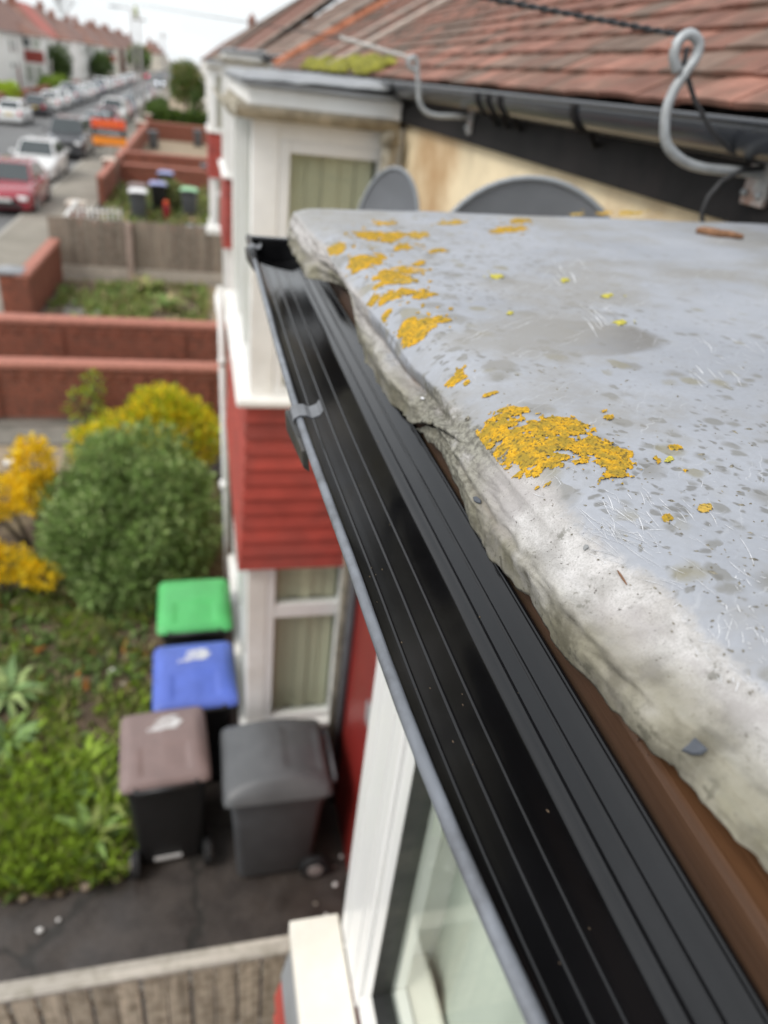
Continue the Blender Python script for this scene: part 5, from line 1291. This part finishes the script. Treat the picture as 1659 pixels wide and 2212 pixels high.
# ================================================================== HOUSES ACROSS THE STREET
def semi(label, y0, y1, x=-19.6, ze=5.55, roof='roof_brown', wall='house_white', panel='red_board', rh=3.3, seed=0, extra=None, wing=None):
    r_ = random.Random(seed); t = thing('semi_detached_house', label, 'house')
    box('wall', (x-8, x, y0, y1, -.05, ze), wall, t)
    m_ = MB(); o = .35; a = [(x+o, y0-o, ze-.02), (x+o, y1+o, ze-.02), (x-8-o, y1+o, ze-.02), (x-8-o, y0-o, ze-.02), (x-4, y0+3.2, ze+rh), (x-4, y1-3.2, ze+rh)]
    m_.add(a, [(0, 1, 5, 4), (1, 2, 5), (2, 3, 4, 5), (3, 0, 4), (0, 3, 2, 1)]); rf_ = m_.build('roof', roof, t)
    if extra:        # the other half re-roofed in red: sheet of tiles laid over the front slope
        A, B, C_, D = (Vector(a[i]) for i in (0, 1, 5, 4)); n_ = (B-A).cross(D-A).normalized()*.05
        n_ = n_ if n_.z > 0 else -n_
        f = lambda s, q: (A*(1-s)+B*s)*(1-q)+(D*(1-s)+C_*s)*q + n_
        m2 = MB(); m2.grid(lambda s, q: f(extra[0]+(extra[1]-extra[0])*s, q), 1, 1); m2.build('new_roof_slope', 'roof_red', t)
    for yc in (y0+3.2, y1-3.4):
        c = box('chimney', (x-4.6, x-3.6, yc-.7, yc+.7, ze+rh-.9, ze+rh+.75), 'chimney_brick', t, .02)
        for q in range(3): m2 = MB(); m2.cyl((x-4.1, yc-.42+q*.42, ze+rh+1.), (0, 0, 1), .14, .5, 8); m2.build('pot', 'orange_tile', c, True)
    W_ = (y1-y0)/2
    for hf in (0, 1):
        yb = y0+W_*hf+(.5 if hf == 0 else W_-3.9-.5); yb2 = yb+3.9
        by = box('bay', (x+.002, x+.75, yb, yb2, -.05, ze-.3), wall, t)
        box('bay_panel', (x+.752, x+.80, yb-.02, yb2+.02, 2.55, 3.5), panel, t, .01)
        for za, zb in ((.9, 2.45), (3.6, 5.05)):
            for q in range(3):
                c0 = yb+.08+q*(3.74/3); m2 = MB()
                for bx in ((x+.752, x+.83, c0, c0+.09, za, zb), (x+.752, x+.83, c0+1.15, c0+1.24, za, zb), (x+.752, x+.83, c0+.091, c0+1.149, za, za+.09), (x+.752, x+.83, c0+.091, c0+1.149, zb-.09, zb), (x+.752, x+.82, c0+.091, c0+1.149, zb-.45, zb-.38)): m2.box(*bx)
                wn_ = m2.build('window', 'white_paint', t)
                box('pane', (x+.755, x+.78, c0+.092, c0+1.148, za+.092, zb-.092), r_.choice(('window_dark', 'net_curtain', 'net_curtain')), wn_)
        yd = y0+W_*hf+(W_-1.9 if hf == 0 else .8)
        d = box('door', (x+.003, x+.06, yd, yd+.95, .1, 2.2), r_.choice(('red_door', 'house_white', 'car_blue')), t, .01)
        box('fanlight', (x+.004, x+.05, yd, yd+.95, 2.22, 2.6), 'window_dark', t)
        m2 = MB(); m2.box(x+.003, x+.05, yd-.1, yd+1.2, 3.6, 4.9); wn_ = m2.build('window', 'white_paint', t); box('pane', (x+.052, x+.06, yd, yd+1.1, 3.7, 4.8), 'window_dark', wn_)
    if wing:
        xa, xb, ya, yb_ = wing; wg = box('front_wing', (xa, xb, ya, yb_, -.05, ze-.1), wall, t)
        box('wing_panel', (xa+.25, xb-.02, ya-.06, ya-.002, 2.75, 3.95), panel, t, .02)
        m2 = MB(); m2.add([(xa-.2, ya-.25, ze-.1), (xb+.2, ya-.25, ze-.1), (xb+.2, yb_, ze-.1), (xa-.2, yb_, ze-.1), (xa, ya+1.5, ze+1.3), (xa, yb_, ze+1.3)], [(0, 1, 4), (1, 2, 5, 4), (3, 0, 4, 5), (0, 3, 2, 1)]); m2.build('wing_roof', roof, t)
        for za, zb in ((.7, 2.5), (4.15, 5.25)):
            for q in range(2):
                c0 = xa+.3+q*(xb-xa-.4)/2; c1 = c0+(xb-xa-.4)/2-.12; m2 = MB()
                for bx in ((c0, c0+.1, za, zb), (c1-.1, c1, za, zb), (c0+.101, c1-.101, za, za+.1), (c0+.101, c1-.101, zb-.1, zb)): m2.box(bx[0], bx[1], ya-.05, ya-.002, bx[2], bx[3])
                wn_ = m2.build('window', 'white_paint', t); box('pane', (c0+.102, c1-.102, ya-.03, ya-.003, za+.102, zb-.102), r_.choice(('window_dark', 'net_curtain')), wn_)
    box('gutter', (x+.3, x+.42, y0-.3, y1+.3, ze-.12, ze), 'black_gutter', t, .02)
    return t
semi('white rendered pair with long brown roof and red hung panels at the left edge', 84, 120, roof='roof_brown', seed=1, rh=4.0, wing=(-20., -17.4, 108, 116))
semi('pair behind the round tree, one half roofed bright red', 123, 152, seed=2, wall='house_white', panel='house_white', rh=3.9, extra=(0, .5), wing=(-19.8, -17.6, 134, 141))
semi('pale pair with reddish peaked roof above the parked cars', 156, 182, seed=3, roof='roof_brown', panel='house_white', wing=(-19.8, -17.2, 168, 176))
semi('brick pair with small chimney, left of the lamp post', 186, 214, seed=4, wall='house_cream', panel='red_board', rh=3.6, wing=(-19.8, -17., 198, 206))
semi('rosy brick pair right behind the lamp post', 218, 248, seed=5, wall='house_brick', panel='house_cream', rh=4.2)
semi('distant cream pair just right of the lamp post', 252, 290, seed=6, wall='house_cream', rh=4.4)
semi('hazy far pair towards the end of the road', 296, 340, seed=7, wall='house_brick', rh=4.6)
semi('tiny last pair closing the view of the road', 346, 420, seed=8, wall='house_cream', x=-13, rh=4.2)
brick_wall('low brick garden wall across the road left of the dark hatchback', (-15.6, 60), (-15.5, 86), .95, gaps=False)
brick_wall('low brick garden wall across the road behind the white cars', (-15.5, 88), (-15.5, 122), .95, gaps=False)
t = thing('concrete_post', 'pale thin post standing before the white rendered pair', 'post', (-15.7, 101, 0)); mb = MB(); mb.tube([(0, 0, 0), (0, 0, 3.4)], .07, 8); mb.build('pole', 'lamp_post', t, True)

# ================================================================== PLANTS
rng = np.random.default_rng(5)
def leaves(name, parent, cen, size, mats, wts, elong=2.2, up=.25, rad=None, jit=.35):
    """many leaf-sized faces at the points cen; rad: outward directions"""
    n = len(cen); d = rng.normal(size=(n, 3))
    if rad is not None: d = d*.6 + rad*.9
    d[:, 2] += up; d /= np.linalg.norm(d, axis=1)[:, None]
    s = rng.normal(size=(n, 3)); s -= (s*d).sum(1)[:, None]*d; s /= np.linalg.norm(s, axis=1)[:, None]
    nn = np.cross(d, s); L = size*(1+jit*rng.normal(size=n)).clip(.4, 2)[:, None]; w = L/elong/2
    v = np.empty((n, 4, 3)); v[:, 0] = cen; v[:, 1] = cen + d*L*.5 + s*w + nn*L*.06; v[:, 2] = cen + d*L - nn*L*.08; v[:, 3] = cen + d*L*.5 - s*w + nn*L*.06
    me = bpy.data.meshes.new(name); me.vertices.add(n*4); me.vertices.foreach_set('co', v.reshape(-1))
    me.loops.add(n*4); me.polygons.add(n); me.loops.foreach_set('vertex_index', np.arange(n*4)); me.polygons.foreach_set('loop_start', np.arange(n)*4)
    for m_ in mats: me.materials.append(MATS[m_])
    me.polygons.foreach_set('material_index', rng.choice(len(mats), n, p=wts)); me.update(calc_edges=True)
    return link(name, me, parent)
def blob(c, r, n, shell=.55):
    d = rng.normal(size=(n, 3)); d /= np.linalg.norm(d, axis=1)[:, None]; q = rng.uniform(shell, 1.02, n)[:, None]
    return np.array(c)+d*q*np.array(r), d
def bush(label, cat, base_, lumps, size, mats, wts, elong=2.2, up=.25, name='bush', group=None):
    t = thing(name, label, cat, base_, 0, group); P_ = []; D_ = []
    for c, r, n in lumps:
        p, d = blob(c, r, n); k = p[:, 2] > .02; P_.append(p[k]); D_.append(d[k])
    leaves('foliage', t, np.vstack(P_), size, mats, wts, elong, up, np.vstack(D_))
    mb = MB(); r0 = random.Random(1)
    for c, r, n in lumps:
        c = Vector(c); b_ = Vector((c.x*.15, c.y*.15, 0)); mb.tube([b_, b_.lerp(c, .5)+Vector((.03, 0, .05)), c + Vector((0, 0, r[2]*.3))], [.03, .02, .008], 6)
        for q in range(4):
            e_ = c + Vector((r0.uniform(-.8, .8)*r[0], r0.uniform(-.8, .8)*r[1], r0.uniform(0, .8)*r[2])); mb.tube([c.lerp(b_, .4), e_], [.014, .004], 5)
    mb.build('stem', 'bark', t, True); return t
bush('big rounded grey green bush between the bins and the brick wall', 'bush', (-.75, 7.15, 0),
     [((0, 0, .70), (.74, .85, .66), 8000), ((-.45, -.3, .55), (.5, .55, .55), 4700), ((.42, -.1, .6), (.52, .7, .62), 5000), ((.1, .5, .95), (.55, .5, .55), 3200), ((-.3, .45, .7), (.55, .55, .62), 3200), ((.25, -.55, .35), (.5, .45, .4), 3200), ((-.15, -.75, .3), (.5, .4, .34), 2500), ((-.72, .1, .78), (.24, .3, .26), 900), ((.62, .3, .86), (.22, .3, .24), 800), ((-.25, .1, 1.34), (.3, .35, .2), 1000), ((.3, -.2, 1.2), (.28, .3, .24), 900), ((-.62, -.55, .62), (.26, .25, .3), 900), ((.15, -.75, .72), (.28, .22, .26), 900), ((-.3, -.55, 1.0), (.26, .22, .22), 700)],
     .060, ['leaf_dark', 'leaf_mid', 'leaf_pale'], [.25, .48, .27], 2.3)
bush('yellow and lime bush glowing behind the big grey green bush', 'bush', (-.4, 9.15, 0),
     [((0, 0, .72), (.6, .5, .5), 4200), ((.3, 0, .62), (.36, .45, .45), 1800), ((-.6, -.1, .62), (.5, .45, .42), 2600), ((-.15, .1, 1.05), (.4, .4, .26), 1500), ((-1.05, -.05, .5), (.3, .35, .35), 1200)], .05, ['leaf_yellow', 'leaf_lime'], [.5, .5], 1.7)
bush('small orange leaved shrub left of the yellow lime bush', 'shrub', (-1.42, 9.55, 0), [((0, 0, .3), (.3, .25, .28), 900), ((.2, .1, .35), (.22, .2, .25), 500)], .05, ['leaf_orange', 'leaf_lime'], [.75, .25], 1.8, name='shrub')
bush('sprawling lime sprigs climbing the brick wall', 'shrub', (-1.75, 10.9, 0), [((0, 0, .3), (.34, .16, .32), 240), ((.14, 0, .62), (.2, .12, .25), 110)], .06, ['leaf_lime', 'leaf_mid'], [.7, .3], 2., name='shrub')
bush('tall yellow forsythia spray at the left edge beside the gravel', 'shrub', (-1.92, 7.5, 0), [((.12, 0, 1.1), (.22, .25, .3), 1500), ((.1, -.1, .8), (.2, .25, .25), 900), ((-.25, -.1, .75), (.28, .25, .25), 1200), ((-.5, 0, .55), (.22, .25, .25), 600)], .045, ['forsythia_yellow', 'leaf_yellow'], [.8, .2], 1.6, name='forsythia')
bush('lower yellow forsythia clump nearer us at the left edge', 'shrub', (-1.98, 6.55, 0), [((.0, 0, .45), (.3, .25, .14), 800), ((.35, -.1, .38), (.2, .2, .1), 420), ((-.2, 0, .6), (.2, .2, .14), 500)], .045, ['forsythia_yellow', 'leaf_yellow'], [.8, .2], 1.6, name='forsythia')
# strap-leaved plants
def strap(label, x, y, n, L, mats, name='strap_plant'):
    t = thing(name, label, 'plant', (x, y, 0)); r0 = random.Random(int(x*100+y*37))
    for m_i, m_ in enumerate(mats):
        mb = MB()
        for k in range(n):
            a = r0.uniform(0, 6.283); l = L*r0.uniform(.6, 1.15); w = l*r0.uniform(.06, .1); e_ = r0.uniform(.5, 1.3); p = Vector((0, 0, .02)); V = []
            for q in range(6):
                s_ = q/5; ww = w*math.sin(math.pi*min(.97, s_*.85+.12)); V += [p - Vector((-math.sin(a), math.cos(a), 0))*ww, p + Vector((-math.sin(a), math.cos(a), 0))*ww]
                el = e_ - s_*1.5; p = p + Vector((math.cos(a)*math.cos(el), math.sin(a)*math.cos(el), math.sin(el)))*l/5
            mb.add(V, [(2*q, 2*q+1, 2*q+3, 2*q+2) for q in range(5)])
        mb.build('leaf_tuft', m_, t, True)
    return t
strap('pale broad leaved clump at the left edge of the bed', -1.72, 5.1, 24, .42, ['leaf_broad', 'leaf_pale'])
strap('second pale strap leaved clump lower down the left edge', -1.62, 4.55, 18, .34, ['leaf_broad', 'leaf_mid'])
strap('green leafy weed clump left of the brown lidded bin', -.98, 4.25, 16, .3, ['leaf_mid', 'grass_bright'])
strap('broad dock leaves close to the tarmac edge', -.85, 3.55, 18, .34, ['grass_mid', 'leaf_mid'])
strap('lush dock clump beside the brown lidded bin corner', -.78, 3.85, 16, .32, ['leaf_mid', 'grass_mid'])
for k, (x, y, l_) in enumerate(((-2.3, 15.3, 'weed tuft in front of the board fence, left'), (-1.3, 18.6, 'weed tuft at the concrete post foot'), (-.75, 17.2, 'weed tuft right of the fence post'), (-1.75, 14.7, 'weed tuft along the rear brick wall, middle'), (-.5, 15.2, 'pale weed tuft along the rear brick wall, right'), (-2.9, 14.6, 'weed tuft in the yard corner by the street wall'))):
    strap(l_, x, y, 22, .55, ['grass_mid', 'leaf_mid', 'grass_dry'], name='weed_tuft')
# grass and low weeds: uncountable
def blades(name, n, region, Lf, mats, wts, z=.03, wd=.012):
    P_ = []
    while len(P_) < n:
        x, y = region(); P_.append((x, y))
    P_ = np.array(P_); n = len(P_); a = rng.uniform(0, 6.283, n); L = np.array([Lf(x, y) for x, y in P_])*rng.uniform(.5, 1.25, n)
    lean = rng.uniform(.3, 1.25, n); d1 = np.stack([np.cos(a)*np.sin(lean*.5), np.sin(a)*np.sin(lean*.5), np.cos(lean*.5)], 1); d2 = np.stack([np.cos(a)*np.sin(lean*1.3), np.sin(a)*np.sin(lean*1.3), np.cos(lean*1.3)], 1)
    s = np.stack([-np.sin(a), np.cos(a), 0*a], 1)*(wd*rng.uniform(.5, 1.4, n))[:, None]
    b = np.stack([P_[:, 0], P_[:, 1], np.full(n, z-.02)], 1); m_ = b + d1*L[:, None]*.5; t_ = m_ + d2*L[:, None]*.5
    v = np.stack([b-s*.7, b+s*.7, m_+s, t_, m_-s], 1).reshape(-1, 3)
    me = bpy.data.meshes.new(name); me.vertices.add(n*5); me.vertices.foreach_set('co', v.reshape(-1)); me.loops.add(n*5); me.polygons.add(n)
    me.loops.foreach_set('vertex_index', np.arange(n*5)); me.polygons.foreach_set('loop_start', np.arange(n)*5)
    for q in mats: me.materials.append(MATS[q])
    me.polygons.foreach_set('material_index', rng.choice(len(mats), n, p=wts)); me.update(calc_edges=True)
    return tag(link(name, me), kind='stuff')
def bed():
    while True:
        x = rng.uniform(-2.9, -.5); y = rng.uniform(3.22, 7.2)
        if y < 3.4 and x > -.62: continue
        if x > -.56: continue
        den = .14 + .95*fbm(x*1.8, y*1.8, 3.) + (.35 if y < 4.1 else 0) + (.18 if x > -.95 else 0)
        if rng.random() < den: return x, y
o = blades('grass', 12500, bed, lambda x, y: .15+.09*fbm(x*2, y*2, 1.), ['grass_mid', 'grass_bright', 'grass_dry', 'leaf_mid'], [.34, .26, .32, .08], wd=.013)
def lush():
    while True:
        x, y = rng.normal(-1.25, .3), rng.normal(3.75, .3)
        if 3.22 < y and x < -.62: return x, y
blades('bright_grass', 3200, lush, lambda x, y: .22, ['grass_bright', 'leaf_mid', 'grass_mid'], [.7, .1, .2], wd=.016)
blades('bed_weeds', 900, lambda: (rng.uniform(-2.4, -.6), rng.uniform(5.0, 6.6)), lambda x, y: .16, ['leaf_dark', 'leaf_mid', 'leaf_orange'], [.45, .5, .05], wd=.022)
def yard2():
    while True:
        x, y = rng.uniform(-3.2, .2), rng.uniform(13.3, 19.3)
        if rng.random() < .25 + .8*fbm(x*.9, y*.6, 9.): return x, y
blades('yard_grass', 3500, yard2, lambda x, y: .22, ['grass_mid', 'leaf_mid', 'grass_dry'], [.4, .3, .3], .02, .03)
blades('far_grass', 1800, lambda: (rng.uniform(-3.3, .6), rng.uniform(21.7, 35.8)), lambda x, y: .35, ['grass_mid', 'grass_dry', 'leaf_dark'], [.35, .3, .35], .0, .05)
# hedges and trees farther off
bush('brown leafed shrub among the far bins', 'bush', (-.95, 30.6, 0), [((0, 0, .5), (.5, .7, .5), 1600)], .14, ['leaf_dark', 'grass_dry'], [.6, .4])
bush('clipped green hedge on the far brick wall', 'hedge', (-1.4, 63, 0), [((k*.8, 0, .9), (.8, .8, .75), 900) for k in range(-2, 4)], .22, ['hedge_green', 'hedge_dark'], [.6, .4], 1.8, name='hedge')
bush('hedge running along the street from the far brick wall', 'hedge', (-3.4, 66, 0), [((k*.1, k*3., .9), (.6, 1.9, .8), 800) for k in range(0, 5)], .25, ['hedge_green', 'hedge_dark'], [.6, .4], 1.8, name='hedge')
def tree(label, base_, h, crown, size, mats, wts, name='tree'):
    t = thing(name, label, 'tree', base_); P_ = []; D_ = []
    mb = MB(); mb.tube([(0, 0, 0), (.05, 0, h*.35), (0, .05, h*.7)], [.16, .12, .05], 8)
    for c, r, n in crown:
        p, d = blob(c, r, n, .35); P_.append(p); D_.append(d); mb.tube([(0, 0, h*.3), c], [.06, .015], 6)
    mb.build('trunk', 'bark', t, True); leaves('crown', t, np.vstack(P_), size, mats, wts, 1.8, .1, np.vstack(D_)); return t
tree('round dark clipped tree in front of the houses across the road', (-16.8, 112, 0), 4.3, [((0, 0, 2.9), (1.9, 2.2, 1.9), 1600), ((0, 0, 2.0), (1.6, 1.8, 1.2), 700)], .38, ['hedge_dark', 'leaf_dark'], [.7, .3])
tree('dark bushy tree left of the lamp post across the road', (-16.8, 165, 0), 4.2, [((0, 0, 2.4), (2., 3., 2.), 1200)], .5, ['hedge_dark', 'leaf_dark'], [.7, .3])
bush('bright hedge below the round dark tree', 'hedge', (-15.9, 104, 0), [((0, k*2.2, .9), (.7, 1.5, .8), 500) for k in range(-3, 4)], .3, ['hedge_green', 'grass_bright'], [.6, .4], 1.8, name='hedge')
bush('lime hedge at the left picture edge behind the white hatchback', 'hedge', (-15.9, 78, 0), [((0, k*1.5, .9), (.6, 1.1, .7), 500) for k in range(-2, 2)], .26, ['leaf_lime', 'grass_bright'], [.6, .4], 1.8, name='hedge')
tree('olive and brown tree standing by the end of the near houses', (-1.0, 92, 0), 5.0, [((0, 0, 3.6), (1.5, 1.6, 1.3), 1300), ((.9, 0, 2.6), (1.3, 1.5, 1.5), 1200), ((-.6, 0, 2.2), (1.2, 1.4, 1.2), 900)], .34, ['hedge_green', 'grass_dry', 'leaf_dark'], [.5, .25, .25])
tree('dark conifer-like shrub beside the hedge at the white house wall', (.1, 72, 0), 2.8, [((0, 0, 1.6), (.6, .6, 1.4), 700)], .22, ['hedge_dark', 'leaf_dark'], [.6, .4])
tree('distant hazy green tree at the end of the road', (-14.5, 240, 0), 6., [((0, 0, 4), (3., 4., 3.), 900)], .9, ['hedge_dark', 'leaf_mid'], [.6, .4])
t = thing('bare_tree', 'bare winter tree faint above the far rooftops', 'tree', (-26., 190, 0)); mb = MB(); r0 = random.Random(12)
def branch(p, d, L, r_, k):
    q = p + d*L; mb.tube([p, q], [r_, r_*.6], 5, caps=False)
    if k:
        for _ in range(3): branch(q, (d + Vector((r0.uniform(-.7, .7), r0.uniform(-.7, .7), r0.uniform(-.1, .5)))).normalized(), L*.72, r_*.55, k-1)
mb2 = MB(); mb2.tube([(0, 0, 0), (0, 0, 6)], [.3, .24], 8); mb2.build('trunk', 'bark', t, True)
branch(Vector((0, 0, 6)), Vector((0, 0, 1)), 2.6, .22, 5); mb.build('branches', 'bark', t, True)
# litter and stones
def stone(label, x, y, r_, m_, name, cat, z=0., fl=.6):
    mb = MB(); sd = x*7+y
    mb.grid(lambda a, b: (math.cos(a*6.283)*math.sin(b*3.1416)*r_*(1+.3*fbm(a*3, b*3, sd)), math.sin(a*6.283)*math.sin(b*3.1416)*r_*.8, r_*fl*(1-math.cos(b*3.1416))), 10, 6)
    return tag(mb.build(name, m_, None, True, 0, (x, y, z)), label, cat)
for u, v, r_, m_, nm, l_, c_ in ((87, 2008, .022, 'litter_white', 'paper_scrap', 'white scrap of litter on the dark tarmac, nearer of two', 'litter'), (126, 1985, .016, 'litter_white', 'paper_scrap', 'small white scrap of litter on the tarmac beside the larger one', 'litter'),
        (233, 1876, .03, 'litter_white', 'paper_scrap', 'white crumpled litter at the grass edge left of the brown lidded bin', 'litter'), (22, 1003, .09, 'litter_white', 'white_bowl', 'white bowl lying on the tan gravel at the left edge', 'bowl'),
        (138, 1507, .04, 'litter_tan', 'pale_stone', 'pale tan stone among the weeds', 'stone'), (245, 1452, .05, 'litter_white', 'white_pebble', 'white pebble pair beside the green weeds under the bush', 'stone'), (265, 1480, .035, 'stone_pale', 'pale_stone', 'pale grey stone next to the white pebble', 'stone'),
        (415, 480, .14, 'litter_tan', 'clay_pot', 'tan clay pot near the green lidded bin', 'pot')):
    p = atz(u, v, 0.02); stone(l_, p.x, p.y, r_, m_, nm, c_)
for k in range(16):                                     # edging stones between tarmac and grass
    s_ = k/15; x = -1.75+s_*1.2; y = 3.2+.015*math.sin(k*2.)+(.2*max(0, s_-.72)/.28); r_ = rnd.uniform(.025, .05)
    stone('rough edging stone between tarmac and grass', x, y, r_, rnd.choice(('stone_brown', 'soil')), 'edging_stone', 'stone')['group'] = 'edging stones along the bed'
for k in range(14):
    stone('small pale grit stone on the dark ground by the red wall', rnd.uniform(.68, .93), rnd.uniform(2.4, 3.2), rnd.uniform(.01, .022), rnd.choice(('stone_pale', 'litter_white')), 'grit_stone', 'stone')['group'] = 'grit stones by the red wall'
t = thing('red_toy', 'small red object beside the bins in the far yard', 'toy', (-1.1, 28.3, 0)); box('case', (-.12, .12, -.1, .1, 0, .5), 'car_red', t, .03); box('top', (-.08, .08, -.08, .08, .502, .66), 'sign_red', t, .03)
